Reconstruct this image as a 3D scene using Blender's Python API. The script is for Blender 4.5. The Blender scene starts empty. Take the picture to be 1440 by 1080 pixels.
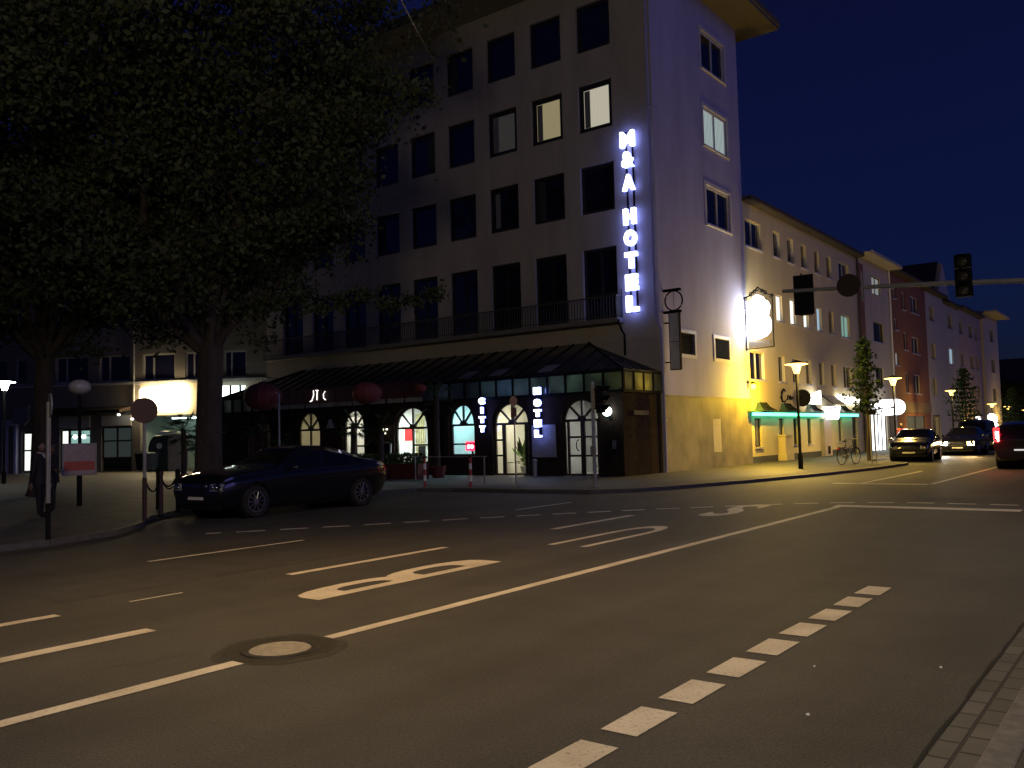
import bpy, bmesh, math, random
import numpy as np
from mathutils import Vector, Matrix

RND = random.Random(11)
NPR = np.random.default_rng(5)
SC = bpy.context.scene
COL = SC.collection
rad = math.radians


# ------------------------------------------------------------------ scene objects
def tag(o, label=None, cat=None, group=None, kind=None):
    if label: o['label'] = label
    if cat: o['category'] = cat
    if group: o['group'] = group
    if kind: o['kind'] = kind
    return o


def empty(name, loc=(0, 0, 0), rz=0.0, label=None, cat=None, group=None):
    o = bpy.data.objects.new(name, None)
    o.empty_display_size = .3
    COL.objects.link(o)
    o.location = loc
    o.rotation_euler = (0, 0, rz)
    return tag(o, label, cat, group)


def kids(o):
    return [c for c in bpy.data.objects if c.parent is o]


def copy_tree(o, parent=None):
    c = o.copy()
    COL.objects.link(c)
    c.parent = parent
    for ch in kids(o):
        copy_tree(ch, c)
    return c


def origin_of(o):
    v = Vector((0, 0, 0))
    while o is not None:
        v += Vector(o.location)
        o = o.parent
    return v


class MB:
    """collects faces and links them as one mesh object"""
    def __init__(s):
        s.v, s.f, s.m, s.mi = [], [], [], 0

    def add(s, vs, fs):
        o = len(s.v)
        s.v += [tuple(v) for v in vs]
        s.f += [tuple(i + o for i in f) for f in fs]
        s.m += [s.mi] * len(fs)
        return s

    def quad(s, *p):
        return s.add(p, [tuple(range(len(p)))])

    def hexa(s, p):
        return s.add(p, [(0, 3, 2, 1), (4, 5, 6, 7), (0, 1, 5, 4), (1, 2, 6, 5), (2, 3, 7, 6), (3, 0, 4, 7)])

    def box(s, a, b):
        x0, y0, z0 = a
        x1, y1, z1 = b
        return s.hexa([(x0, y0, z0), (x1, y0, z0), (x1, y1, z0), (x0, y1, z0), (x0, y0, z1), (x1, y0, z1), (x1, y1, z1), (x0, y1, z1)])

    def fbox(s, f, u0, u1, z0, z1, d0, d1):
        return s.hexa([f(u0, z0, d0), f(u1, z0, d0), f(u1, z0, d1), f(u0, z0, d1), f(u0, z1, d0), f(u1, z1, d0), f(u1, z1, d1), f(u0, z1, d1)])

    def fbar(s, f, p, q, w, d0, d1):
        dx, dz = q[0] - p[0], q[1] - p[1]
        l = math.hypot(dx, dz) or 1
        nx, nz = -dz / l * w / 2, dx / l * w / 2
        c = [(p[0] + nx, p[1] + nz), (p[0] - nx, p[1] - nz), (q[0] - nx, q[1] - nz), (q[0] + nx, q[1] + nz)]
        return s.hexa([f(u, z, d0) for u, z in c] + [f(u, z, d1) for u, z in c])

    def tube(s, pts, r, n=8, caps=True):
        pts = [Vector(p) for p in pts]
        if not isinstance(r, (list, tuple)): r = [r] * len(pts)
        rings = []
        for i, p in enumerate(pts):
            t = (pts[min(i + 1, len(pts) - 1)] - pts[max(i - 1, 0)])
            t = t.normalized() if t.length > 1e-9 else Vector((0, 0, 1))
            a = Vector((0, 0, 1)) if abs(t.z) < .9 else Vector((1, 0, 0))
            u = t.cross(a).normalized()
            w = t.cross(u)
            rings.append([p + (u * math.cos(2 * math.pi * k / n) + w * math.sin(2 * math.pi * k / n)) * r[i] for k in range(n)])
        vs = [v for ring in rings for v in ring]
        fs = [(i * n + k, i * n + (k + 1) % n, (i + 1) * n + (k + 1) % n, (i + 1) * n + k) for i in range(len(pts) - 1) for k in range(n)]
        if caps:
            fs += [tuple(range(n)), tuple((len(pts) - 1) * n + k for k in range(n))]
        return s.add(vs, fs)

    def lathe(s, prof, c=(0, 0, 0), n=20, axis='z', cap=True):
        vs, fs = [], []
        for r, h in prof:
            for k in range(n):
                a = 2 * math.pi * k / n
                x, y = r * math.cos(a), r * math.sin(a)
                p = {'z': (x, y, h), 'y': (x, h, y), 'x': (h, x, y)}[axis]
                vs.append((p[0] + c[0], p[1] + c[1], p[2] + c[2]))
        for i in range(len(prof) - 1):
            for k in range(n):
                fs.append((i * n + k, i * n + (k + 1) % n, (i + 1) * n + (k + 1) % n, (i + 1) * n + k))
        if cap and prof[0][0] > 1e-4: fs.append(tuple(range(n)))
        if cap and prof[-1][0] > 1e-4: fs.append(tuple((len(prof) - 1) * n + k for k in range(n)))
        return s.add(vs, fs)

    def prism(s, poly, f, d0, d1):
        """poly in (u, z) of the facade map f, thickness d0..d1"""
        n = len(poly)
        vs = [f(u, z, d0) for u, z in poly] + [f(u, z, d1) for u, z in poly]
        fs = [tuple(range(n))[::-1], tuple(range(n, 2 * n))] + [(i, (i + 1) % n, n + (i + 1) % n, n + i) for i in range(n)]
        return s.add(vs, fs)

    def ball(s, c, r, n=16, m=10):
        rx, ry, rz = r if isinstance(r, (tuple, list)) else (r, r, r)
        vs = [(c[0], c[1], c[2] - rz)]
        for i in range(1, m):
            t = math.pi * i / m
            for k in range(n):
                a = 2 * math.pi * k / n
                vs.append((c[0] + rx * math.sin(t) * math.cos(a), c[1] + ry * math.sin(t) * math.sin(a), c[2] - rz * math.cos(t)))
        vs.append((c[0], c[1], c[2] + rz))
        fs = [(0, 1 + (k + 1) % n, 1 + k) for k in range(n)]
        for i in range(m - 2):
            for k in range(n):
                fs.append((1 + i * n + k, 1 + i * n + (k + 1) % n, 1 + (i + 1) * n + (k + 1) % n, 1 + (i + 1) * n + k))
        last = len(vs) - 1
        fs += [(last, 1 + (m - 2) * n + k, 1 + (m - 2) * n + (k + 1) % n) for k in range(n)]
        return s.add(vs, fs)

    def build(s, name, mats, parent=None, smooth=False, local=False, bevel=0, angle=35, recalc=True):
        me = bpy.data.meshes.new(name)
        v = np.array(s.v, dtype=float)
        if parent is not None and not local:
            v = v - np.array(origin_of(parent))
        me.from_pydata(v.tolist(), [], s.f)
        if not isinstance(mats, (list, tuple)): mats = [mats]
        for m in mats: me.materials.append(m)
        if len(mats) > 1:
            me.polygons.foreach_set('material_index', s.m)
        if recalc or bevel:
            bm = bmesh.new()
            bm.from_mesh(me)
            if smooth: bmesh.ops.remove_doubles(bm, verts=bm.verts, dist=1e-5)
            bmesh.ops.recalc_face_normals(bm, faces=bm.faces)
            bm.to_mesh(me)
            bm.free()
        o = bpy.data.objects.new(name, me)
        COL.objects.link(o)
        if parent is not None: o.parent = parent
        if smooth:
            me.shade_smooth()
            me.set_sharp_from_angle(angle=rad(angle))
        if bevel:
            b = o.modifiers.new('bevel', 'BEVEL')
            b.width = bevel
            b.segments = 2
            b.limit_method = 'ANGLE'
        return o


def plane_map(o, du):
    l = math.hypot(*du)
    ux, uy = du[0] / l, du[1] / l
    nx, ny = uy, -ux
    return lambda u, z, d=0.0: (o[0] + ux * u + nx * d, o[1] + uy * u + ny * d, z)


def wall_holes(mb, f, u0, u1, z0, z1, holes, depth=.22):
    """a wall sheet with rectangular openings and their reveals"""
    us = sorted({u0, u1} | {h[0] for h in holes} | {h[1] for h in holes})
    zs = sorted({z0, z1} | {h[2] for h in holes} | {h[3] for h in holes})
    us = [u for u in us if u0 <= u <= u1]
    zs = [z for z in zs if z0 <= z <= z1]
    for a, b in zip(us, us[1:]):
        for c, d in zip(zs, zs[1:]):
            um, zm = (a + b) / 2, (c + d) / 2
            if any(h[0] < um < h[1] and h[2] < zm < h[3] for h in holes): continue
            mb.quad(f(a, c), f(b, c), f(b, d), f(a, d))
    for a, b, c, d in holes:
        mb.quad(f(a, c), f(a, d), f(a, d, -depth), f(a, c, -depth))
        mb.quad(f(b, c), f(b, d), f(b, d, -depth), f(b, c, -depth))
        mb.quad(f(a, c), f(b, c), f(b, c, -depth), f(a, c, -depth))
        mb.quad(f(a, d), f(b, d), f(b, d, -depth), f(a, d, -depth))


# ------------------------------------------------------------------ materials
def new_mat(name):
    m = bpy.data.materials.new(name)
    m.use_nodes = True
    nt = m.node_tree
    return m, nt, nt.nodes['Principled BSDF']


def mat(name, col, rough=.7, metal=0.0, var=.12, scale=3.0, bump=0.0, bscale=40.0, spec=.5, coat=0.0, streak=0.0):
    m, nt, b = new_mat(name)
    N, L = nt.nodes, nt.links
    tc = N.new('ShaderNodeTexCoord')
    b.inputs['Roughness'].default_value = rough
    b.inputs['Metallic'].default_value = metal
    b.inputs['Specular IOR Level'].default_value = spec
    b.inputs['Coat Weight'].default_value = coat
    nz = N.new('ShaderNodeTexNoise')
    nz.inputs['Scale'].default_value = scale
    nz.inputs['Detail'].default_value = 6
    nz.inputs['Roughness'].default_value = .65
    if streak:
        mp = N.new('ShaderNodeMapping')
        mp.inputs['Scale'].default_value = (1, 1, streak)
        L.new(tc.outputs['Object'], mp.inputs['Vector'])
        L.new(mp.outputs[0], nz.inputs['Vector'])
    else:
        L.new(tc.outputs['Object'], nz.inputs['Vector'])
    rp = N.new('ShaderNodeValToRGB')
    rp.color_ramp.elements[0].position = .3
    rp.color_ramp.elements[1].position = .7
    lo = [max(0, c * (1 - var)) for c in col]
    hi = [min(1, c * (1 + var)) for c in col]
    rp.color_ramp.elements[0].color = (*lo, 1)
    rp.color_ramp.elements[1].color = (*hi, 1)
    L.new(nz.outputs['Fac'], rp.inputs['Fac'])
    L.new(rp.outputs['Color'], b.inputs['Base Color'])
    if bump:
        n2 = N.new('ShaderNodeTexNoise')
        n2.inputs['Scale'].default_value = bscale
        n2.inputs['Detail'].default_value = 4
        L.new(tc.outputs['Object'], n2.inputs['Vector'])
        bp = N.new('ShaderNodeBump')
        bp.inputs['Strength'].default_value = bump
        bp.inputs['Distance'].default_value = .02
        L.new(n2.outputs['Fac'], bp.inputs['Height'])
        L.new(bp.outputs[0], b.inputs['Normal'])
    return m


def emit(name, col, strength, base=(.02, .02, .02)):
    m, nt, b = new_mat(name)
    b.inputs['Base Color'].default_value = (*base, 1)
    b.inputs['Roughness'].default_value = .4
    b.inputs['Emission Color'].default_value = (*col, 1)
    b.inputs['Emission Strength'].default_value = strength
    return m


def lit_window(name, col, strength, folds=9.0, axis='X', contrast=.35):
    """a curtained room seen lit from inside: glow broken by the curtain's folds"""
    m, nt, b = new_mat(name)
    N, L = nt.nodes, nt.links
    tc = N.new('ShaderNodeTexCoord')
    wv = N.new('ShaderNodeTexWave')
    wv.bands_direction = axis
    wv.inputs['Scale'].default_value = folds
    wv.inputs['Distortion'].default_value = 2.5
    wv.inputs['Detail'].default_value = 3
    L.new(tc.outputs['Object'], wv.inputs['Vector'])
    rp = N.new('ShaderNodeValToRGB')
    rp.color_ramp.elements[0].color = (*[c * (1 - contrast) for c in col], 1)
    rp.color_ramp.elements[1].color = (*col, 1)
    L.new(wv.outputs['Fac'], rp.inputs['Fac'])
    L.new(rp.outputs[0], b.inputs['Emission Color'])
    b.inputs['Emission Strength'].default_value = strength
    b.inputs['Base Color'].default_value = (.05, .05, .05, 1)
    b.inputs['Roughness'].default_value = .06
    return m


def clear_glass(name, tint=(1, 1, 1), gloss=.08):
    m = bpy.data.materials.new(name)
    m.use_nodes = True
    nt = m.node_tree
    N, L = nt.nodes, nt.links
    N.remove(N['Principled BSDF'])
    t = N.new('ShaderNodeBsdfTransparent')
    t.inputs[0].default_value = (*tint, 1)
    g = N.new('ShaderNodeBsdfGlossy')
    g.inputs['Roughness'].default_value = .03
    mx = N.new('ShaderNodeMixShader')
    mx.inputs[0].default_value = gloss
    L.new(t.outputs[0], mx.inputs[1])
    L.new(g.outputs[0], mx.inputs[2])
    L.new(mx.outputs[0], N['Material Output'].inputs[0])
    return m


def frosted(name, tint):
    m = bpy.data.materials.new(name)
    m.use_nodes = True
    nt = m.node_tree
    N, L = nt.nodes, nt.links
    N.remove(N['Principled BSDF'])
    t = N.new('ShaderNodeBsdfTranslucent')
    tc = N.new('ShaderNodeTexCoord')
    nz = N.new('ShaderNodeTexNoise')
    nz.inputs['Scale'].default_value = 1.3
    nz.inputs['Detail'].default_value = 4
    L.new(tc.outputs['Object'], nz.inputs['Vector'])
    rp = N.new('ShaderNodeValToRGB')
    rp.color_ramp.elements[0].position = .35
    rp.color_ramp.elements[0].color = (*[c * .55 for c in tint], 1)
    rp.color_ramp.elements[1].position = .65
    rp.color_ramp.elements[1].color = (*tint, 1)
    L.new(nz.outputs['Fac'], rp.inputs['Fac'])
    L.new(rp.outputs[0], t.inputs[0])
    g = N.new('ShaderNodeBsdfGlossy')
    g.inputs['Roughness'].default_value = .1
    mx = N.new('ShaderNodeMixShader')
    mx.inputs[0].default_value = .1
    L.new(t.outputs[0], mx.inputs[1])
    L.new(g.outputs[0], mx.inputs[2])
    L.new(mx.outputs[0], N['Material Output'].inputs[0])
    return m


def asphalt_mat():
    m, nt, b = new_mat('asphalt')
    N, L = nt.nodes, nt.links
    tc = N.new('ShaderNodeTexCoord')
    def noise(sc, det=5, ro=.6):
        n = N.new('ShaderNodeTexNoise')
        n.inputs['Scale'].default_value = sc
        n.inputs['Detail'].default_value = det
        n.inputs['Roughness'].default_value = ro
        L.new(tc.outputs['Object'], n.inputs['Vector'])
        return n
    big = noise(.45, 9, .72)
    fine = noise(55, 4, .8)
    r1 = N.new('ShaderNodeValToRGB')
    r1.color_ramp.elements[0].position = .3
    r1.color_ramp.elements[0].color = (.034, .032, .030, 1)
    r1.color_ramp.elements[1].position = .72
    r1.color_ramp.elements[1].color = (.070, .066, .060, 1)
    L.new(big.outputs['Fac'], r1.inputs['Fac'])
    r2 = N.new('ShaderNodeValToRGB')
    r2.color_ramp.elements[0].position = .32
    r2.color_ramp.elements[0].color = (.40, .40, .40, 1)
    r2.color_ramp.elements[1].position = .75
    r2.color_ramp.elements[1].color = (1.85, 1.82, 1.74, 1)
    L.new(fine.outputs['Fac'], r2.inputs['Fac'])
    mx = N.new('ShaderNodeMix')
    mx.data_type = 'RGBA'
    mx.blend_type = 'MULTIPLY'
    mx.inputs['Factor'].default_value = 1
    L.new(r1.outputs[0], mx.inputs['A'])
    L.new(r2.outputs[0], mx.inputs['B'])
    # worn wheel tracks along the lanes
    mp = N.new('ShaderNodeMapping')
    mp.inputs['Scale'].default_value = (1.0, .03, 1)
    L.new(tc.outputs['Object'], mp.inputs['Vector'])
    tr = N.new('ShaderNodeTexNoise')
    tr.inputs['Scale'].default_value = 1.1
    tr.inputs['Detail'].default_value = 4
    L.new(mp.outputs[0], tr.inputs['Vector'])
    r3 = N.new('ShaderNodeValToRGB')
    r3.color_ramp.elements[0].position = .35
    r3.color_ramp.elements[0].color = (.8, .8, .8, 1)
    r3.color_ramp.elements[1].position = .65
    r3.color_ramp.elements[1].color = (1.12, 1.12, 1.12, 1)
    L.new(tr.outputs['Fac'], r3.inputs['Fac'])
    m2 = N.new('ShaderNodeMix')
    m2.data_type = 'RGBA'
    m2.blend_type = 'MULTIPLY'
    m2.inputs['Factor'].default_value = 1
    L.new(mx.outputs['Result'], m2.inputs['A'])
    L.new(r3.outputs[0], m2.inputs['B'])
    L.new(m2.outputs['Result'], b.inputs['Base Color'])
    b.inputs['Roughness'].default_value = .72
    b.inputs['Specular IOR Level'].default_value = .35
    vz = N.new('ShaderNodeTexVoronoi')
    vz.inputs['Scale'].default_value = 70
    L.new(tc.outputs['Object'], vz.inputs['Vector'])
    bp = N.new('ShaderNodeBump')
    bp.inputs['Strength'].default_value = .55
    bp.inputs['Distance'].default_value = .006
    L.new(vz.outputs['Distance'], bp.inputs['Height'])
    L.new(bp.outputs[0], b.inputs['Normal'])
    return m


def paint_mat(name, col=(.62, .6, .56), wear=.42):
    m, nt, b = new_mat(name)
    N, L = nt.nodes, nt.links
    tc = N.new('ShaderNodeTexCoord')
    nz = N.new('ShaderNodeTexNoise')
    nz.inputs['Scale'].default_value = 38
    nz.inputs['Detail'].default_value = 6
    nz.inputs['Roughness'].default_value = .75
    L.new(tc.outputs['Object'], nz.inputs['Vector'])
    rp = N.new('ShaderNodeValToRGB')
    rp.color_ramp.elements[0].position = wear - .08
    rp.color_ramp.elements[0].color = (.1, .095, .09, 1)
    rp.color_ramp.elements[1].position = wear + .06
    rp.color_ramp.elements[1].color = (*col, 1)
    L.new(nz.outputs['Fac'], rp.inputs['Fac'])
    n2 = N.new('ShaderNodeTexNoise')
    n2.inputs['Scale'].default_value = 2.2
    n2.inputs['Detail'].default_value = 5
    L.new(tc.outputs['Object'], n2.inputs['Vector'])
    r2 = N.new('ShaderNodeValToRGB')
    r2.color_ramp.elements[0].position = .3
    r2.color_ramp.elements[0].color = (.72, .7, .68, 1)
    r2.color_ramp.elements[1].position = .65
    r2.color_ramp.elements[1].color = (1, 1, 1, 1)
    L.new(n2.outputs['Fac'], r2.inputs['Fac'])
    mx = N.new('ShaderNodeMix')
    mx.data_type = 'RGBA'
    mx.blend_type = 'MULTIPLY'
    mx.inputs['Factor'].default_value = 1
    L.new(rp.outputs[0], mx.inputs['A'])
    L.new(r2.outputs[0], mx.inputs['B'])
    L.new(mx.outputs['Result'], b.inputs['Base Color'])
    b.inputs['Roughness'].default_value = .65
    return m


def paving_mat(name, c1, c2, mortar, w, h, rough=.7, bump=.4, gap=.012, rot=0.0):
    m, nt, b = new_mat(name)
    N, L = nt.nodes, nt.links
    tc = N.new('ShaderNodeTexCoord')
    mp = N.new('ShaderNodeMapping')
    mp.inputs['Rotation'].default_value = (0, 0, rot)
    L.new(tc.outputs['Object'], mp.inputs['Vector'])
    br = N.new('ShaderNodeTexBrick')
    br.inputs['Scale'].default_value = 1
    br.inputs['Brick Width'].default_value = w
    br.inputs['Row Height'].default_value = h
    br.inputs['Mortar Size'].default_value = gap
    br.inputs['Mortar Smooth'].default_value = .3
    br.inputs['Color1'].default_value = (*c1, 1)
    br.inputs['Color2'].default_value = (*c2, 1)
    br.inputs['Mortar'].default_value = (*mortar, 1)
    L.new(mp.outputs[0], br.inputs['Vector'])
    nz = N.new('ShaderNodeTexNoise')
    nz.inputs['Scale'].default_value = 1.1
    nz.inputs['Detail'].default_value = 7
    L.new(tc.outputs['Object'], nz.inputs['Vector'])
    rp = N.new('ShaderNodeValToRGB')
    rp.color_ramp.elements[0].position = .3
    rp.color_ramp.elements[0].color = (.6, .6, .6, 1)
    rp.color_ramp.elements[1].position = .7
    rp.color_ramp.elements[1].color = (1.15, 1.15, 1.15, 1)
    L.new(nz.outputs['Fac'], rp.inputs['Fac'])
    mx = N.new('ShaderNodeMix')
    mx.data_type = 'RGBA'
    mx.blend_type = 'MULTIPLY'
    mx.inputs['Factor'].default_value = 1
    L.new(br.outputs['Color'], mx.inputs['A'])
    L.new(rp.outputs[0], mx.inputs['B'])
    L.new(mx.outputs['Result'], b.inputs['Base Color'])
    b.inputs['Roughness'].default_value = rough
    bp = N.new('ShaderNodeBump')
    bp.inputs['Strength'].default_value = bump
    bp.inputs['Distance'].default_value = .01
    bp.invert = True
    L.new(br.outputs['Fac'], bp.inputs['Height'])
    L.new(bp.outputs[0], b.inputs['Normal'])
    return m


def leaf_mat(name, dark, light):
    m, nt, b = new_mat(name)
    N, L = nt.nodes, nt.links
    g = N.new('ShaderNodeNewGeometry')
    rp = N.new('ShaderNodeValToRGB')
    rp.color_ramp.elements[0].color = (*dark, 1)
    rp.color_ramp.elements[1].color = (*light, 1)
    L.new(g.outputs['Random Per Island'], rp.inputs['Fac'])
    L.new(rp.outputs[0], b.inputs['Base Color'])
    b.inputs['Roughness'].default_value = .8
    b.inputs['Specular IOR Level'].default_value = .08
    return m


M = dict(
    asphalt=asphalt_mat(),
    paint=paint_mat('road_paint', (.60, .54, .44), .39),
    paint_old=paint_mat('old_road_paint', (.6, .56, .48), .40),
    repair=mat('repair_asphalt', (.043, .04, .037), .78, var=.3, scale=3, bump=.5, bscale=90),
    paint_worn=paint_mat('worn_road_paint', (.3, .285, .26), .5),
    plaza=paving_mat('plaza_paving', (.066, .053, .041), (.094, .075, .056), (.026, .021, .017), .3, .3, .75, .6),
    slabs=paving_mat('pavement_slabs', (.048, .048, .040), (.064, .062, .052), (.022, .022, .018), .4, .4, .65, .4),
    gutter=paving_mat('gutter_setts', (.085, .08, .07), (.13, .122, .11), (.035, .032, .03), .26, .16, .75, .8, .012, rad(90)),
    kerb=mat('kerb_stone', (.27, .26, .25), .8, var=.25, scale=9, bump=.5, bscale=60),
    iron=mat('cast_iron', (.035, .033, .03), .55, .6, var=.3, scale=20, bump=.5, bscale=60),
    cover=mat('manhole_concrete', (.27, .24, .19), .75, var=.3, scale=14, bump=.5, bscale=70),
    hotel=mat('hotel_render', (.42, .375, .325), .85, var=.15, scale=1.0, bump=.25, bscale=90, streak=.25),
    hotel_end=mat('hotel_end_lit_render', (.36, .36, .52), .85, var=.13, scale=.9, bump=.25, bscale=90, streak=.2),  # lavender tint puts the blue-purple light on this wall into its colour
    cladding=paving_mat('stone_cladding', (.175, .15, .115), (.2, .175, .135), (.13, .11, .085), 1.1, .6, .7, .2, .008),
    soffit=mat('roof_soffit', (.12, .10, .065), .8, var=.15, scale=2),
    roofing=mat('roof_tiles', (.05, .04, .038), .8, var=.3, scale=5),
    darkframe=mat('dark_window_frame', (.02, .017, .015), .45),
    whiteframe=mat('white_window_frame', (.52, .52, .55), .45, var=.05),
    nightglass=mat('dark_window_glass', (.010, .010, .024), .04, var=.2, scale=.7, spec=.7),
    cleardoor=clear_glass('clear_glass'),
    annex=mat('annex_dark_stone', (.028, .020, .016), .9, spec=.05, var=.35, scale=5, bump=.15, bscale=30),
    brown=mat('dark_brown_wood', (.03, .02, .014), .5, var=.3, scale=8),
    annexroof=mat('glazed_roof_panels', (.022, .022, .028), .22, var=.4, scale=1.2, spec=.6),
    black=mat('black_metal', (.008, .008, .009), .8, 0, var=.2, spec=.12),
    grey=mat('galvanised_steel', (.32, .32, .32), .5, .6, var=.15, scale=8),
    polegrey=mat('grey_painted_post', (.22, .22, .22), .55, .1, var=.15, scale=6),
    cream=mat('cream_wall', (.64, .63, .57), .85, var=.04),
    tile=mat('pale_floor_tiles', (.4, .38, .34), .4, var=.1),
    red=mat('red_plastic', (.4, .02, .02), .5),
    darkred=mat('dark_red_panel', (.09, .012, .011), .6, var=.25, scale=6),
    white=mat('white_plastic', (.7, .7, .68), .5, var=.05),
    carblack=mat('black_car_paint', (.006, .006, .008), .18, .0, var=.1, spec=.6, coat=1.0),
    carglass=mat('car_glass', (.006, .006, .007), .04, spec=.7),
    tyre=mat('tyre_rubber', (.012, .012, .012), .85),
    rim=mat('alloy_rim', (.35, .35, .36), .3, .9),
    chrome=mat('chrome', (.6, .6, .6), .12, 1.0),
    lens=mat('lamp_lens', (.4, .4, .42), .08, .4, spec=.8),
    bark=mat('tree_bark', (.05, .038, .028), .95, var=.4, scale=7, bump=1.0, bscale=14, streak=.25),
    leaf=leaf_mat('tree_leaves', (.036, .042, .02), (.066, .08, .038)),
    leaf2=leaf_mat('small_tree_leaves', (.018, .035, .014), (.045, .075, .028)),
    palm=leaf_mat('palm_leaves', (.025, .045, .018), (.06, .1, .035)),
)


# ------------------------------------------------------------------ text as mesh
def text_into(mb, body, fn, size=1.0, extrude=.05, offset=0.0, align='CENTER'):
    """built-in lettering turned to mesh; fn maps the (x, y, z) of the lettering into the scene"""
    cu = bpy.data.curves.new('lettering', 'FONT')
    cu.body = body
    cu.size = size
    cu.extrude = extrude
    cu.offset = offset
    cu.resolution_u = 4
    cu.align_x = align
    o = bpy.data.objects.new('lettering', cu)
    COL.objects.link(o)
    bpy.context.view_layer.update()
    me = o.evaluated_get(bpy.context.evaluated_depsgraph_get()).to_mesh()
    vs = np.array([tuple(v.co) for v in me.vertices])
    fs = [tuple(p.vertices) for p in me.polygons]
    zm_ = max(v.co.z for v in me.vertices)
    nz = [1.0 if all(me.vertices[i].co.z > zm_ - 1e-4 for i in p.vertices) else 0.0 for p in me.polygons]
    o.evaluated_get(bpy.context.evaluated_depsgraph_get()).to_mesh_clear()
    bpy.data.objects.remove(o)
    bpy.data.curves.remove(cu)
    lo, hi = vs.min(0), vs.max(0)
    mb.add([fn(v, lo, hi) for v in vs], fs)
    return nz


# ------------------------------------------------------------------ ground
K = .09      # height of the pavements above the road

g = MB()
g.quad((-240, -120, 0), (140, -120, 0), (140, 700, 0), (-240, 700, 0))
tag(g.build('road', M['asphalt']), kind='structure')

# pavement of the plaza, the hotel corner and the shops: outline of the kerb
KERB = [(-15.2, -70), (-14.75, 5.2), (-14.8, 7.0), (-15.3, 8.4), (-16.3, 9.5), (-17.6, 10.4), (-18.5, 11.6), (-18.75, 13.0), (-18.8, 18.6),
        (-18.4, 19.5), (-17.4, 19.95), (-14.4, 20.05), (-12.8, 20.3), (-11.9, 21.1), (-11.3, 22.6), (-10.5, 25.5), (-9.7, 29.5), (-9.1, 34.5),
        (-8.95, 38.2), (-9.1, 39.2), (-9.9, 40.0), (-10.9, 40.7), (-11.35, 41.6), (-11.4, 44), (-11.4, 78), (-10.6, 80), (-10.6, 140)]


def offset_line(pts, d):
    out = []
    for i, p in enumerate(pts):
        a = Vector(pts[max(i - 1, 0)])
        b = Vector(pts[min(i + 1, len(pts) - 1)])
        t = (b - a).normalized()
        out.append((p[0] - t.y * d, p[1] + t.x * d))
    return out


inner = offset_line(KERB, .14)
pv = MB()
back = [(-200, 140), (-200, -70)]
pv.mi = 0
pv.add([(x, y, K) for x, y in inner[:]] + [(x, y, K) for x, y in back], [tuple(range(len(inner) + 2))])
tag(pv.build('pavement', M['plaza']), kind='structure')
kb = MB()
for i in range(len(KERB) - 1):
    a, b, c, d = KERB[i], KERB[i + 1], inner[i + 1], inner[i]
    L_ = math.hypot(b[0] - a[0], b[1] - a[1])
    n = max(1, round(L_ / 1.0)) if L_ < 60 else 30
    for k in range(n):
        t0, t1 = k / n, (k + 1) / n - .012 / max(L_ / n, .05) / n
        def lp(p, q, t): return (p[0] + (q[0] - p[0]) * t, p[1] + (q[1] - p[1]) * t)
        p = [lp(a, b, t0), lp(a, b, t1), lp(d, c, t1), lp(d, c, t0)]
        kb.hexa([(x, y, -.02) for x, y in p] + [(x, y, K + .006) for x, y in p])
tag(kb.build('kerb', mat('dark_kerb_stone', (.075, .07, .065), .7, var=.3, scale=6)), kind='structure')

# strip of pale slabs in front of the hotel and along the shops
sl = MB()
sl.add([(x, y, K + .004) for x, y in [(-38, 21.2), (-14.0, 21.2), (-12.6, 22.0), (-11.8, 24.5), (-10.6, 29.5), (-9.9, 34.5), (-9.8, 38.5), (-11.8, 41.0), (-11.8, 140),
                                      (-15.38, 140), (-15.38, 26.7), (-38, 26.7)]], [tuple(range(12))])
tag(sl.build('hotel_pavement', M['slabs']), kind='structure')

# the near pavement with gutter setts and kerb
gu = MB()
gu.quad((-1.07, -60, .004), (-.81, -60, .004), (-.81, 140, .004), (-1.07, 140, .004))
tag(gu.build('gutter', M['gutter']), kind='structure')
seam = MB()
pp = [(-1.085 + RND.uniform(-.008, .008), y * .25 - 10) for y in range(170)]
for a, b in zip(pp, pp[1:]):
    w0, w1 = RND.uniform(.006, .013), RND.uniform(.006, .013)
    seam.quad((a[0] - w0, a[1], .006), (a[0] + w0, a[1], .006), (b[0] + w1, b[1], .006), (b[0] - w1, b[1], .006))
tag(seam.build('road_joint', mat('tar_joint', (.008, .008, .008), .9)), kind='structure')
nk = MB()
for k in range(-12, 60):
    nk.box((-.81, k, -.02), (-.66, k + .988, .1))
tag(nk.build('kerb', mat('near_kerb_stone', (.13, .12, .11), .8, var=.35, scale=9, bump=.5, bscale=60), bevel=.015), kind='structure')
np_ = MB()
np_.quad((-.66, -60, .095), (9, -60, .095), (9, 140, .095), (-.66, 140, .095))
tag(np_.build('near_pavement', M['slabs']), kind='structure')


# ------------------------------------------------------------------ road markings
def stripes(name, rects, m, z=.004):
    mb = MB()
    for x0, x1, y0, y1 in rects:
        n = max(1, int((y1 - y0) / .35))
        L0 = [(x0 + RND.uniform(-.006, .006), y0 + (y1 - y0) * i / n) for i in range(n + 1)]
        L1 = [(x1 + RND.uniform(-.006, .006), y0 + (y1 - y0) * i / n) for i in range(n + 1)]
        for i in range(n):
            mb.quad((*L0[i], z), (*L1[i], z), (*L1[i + 1], z), (*L0[i + 1], z))
    return tag(mb.build(name, m), kind='structure')


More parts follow.
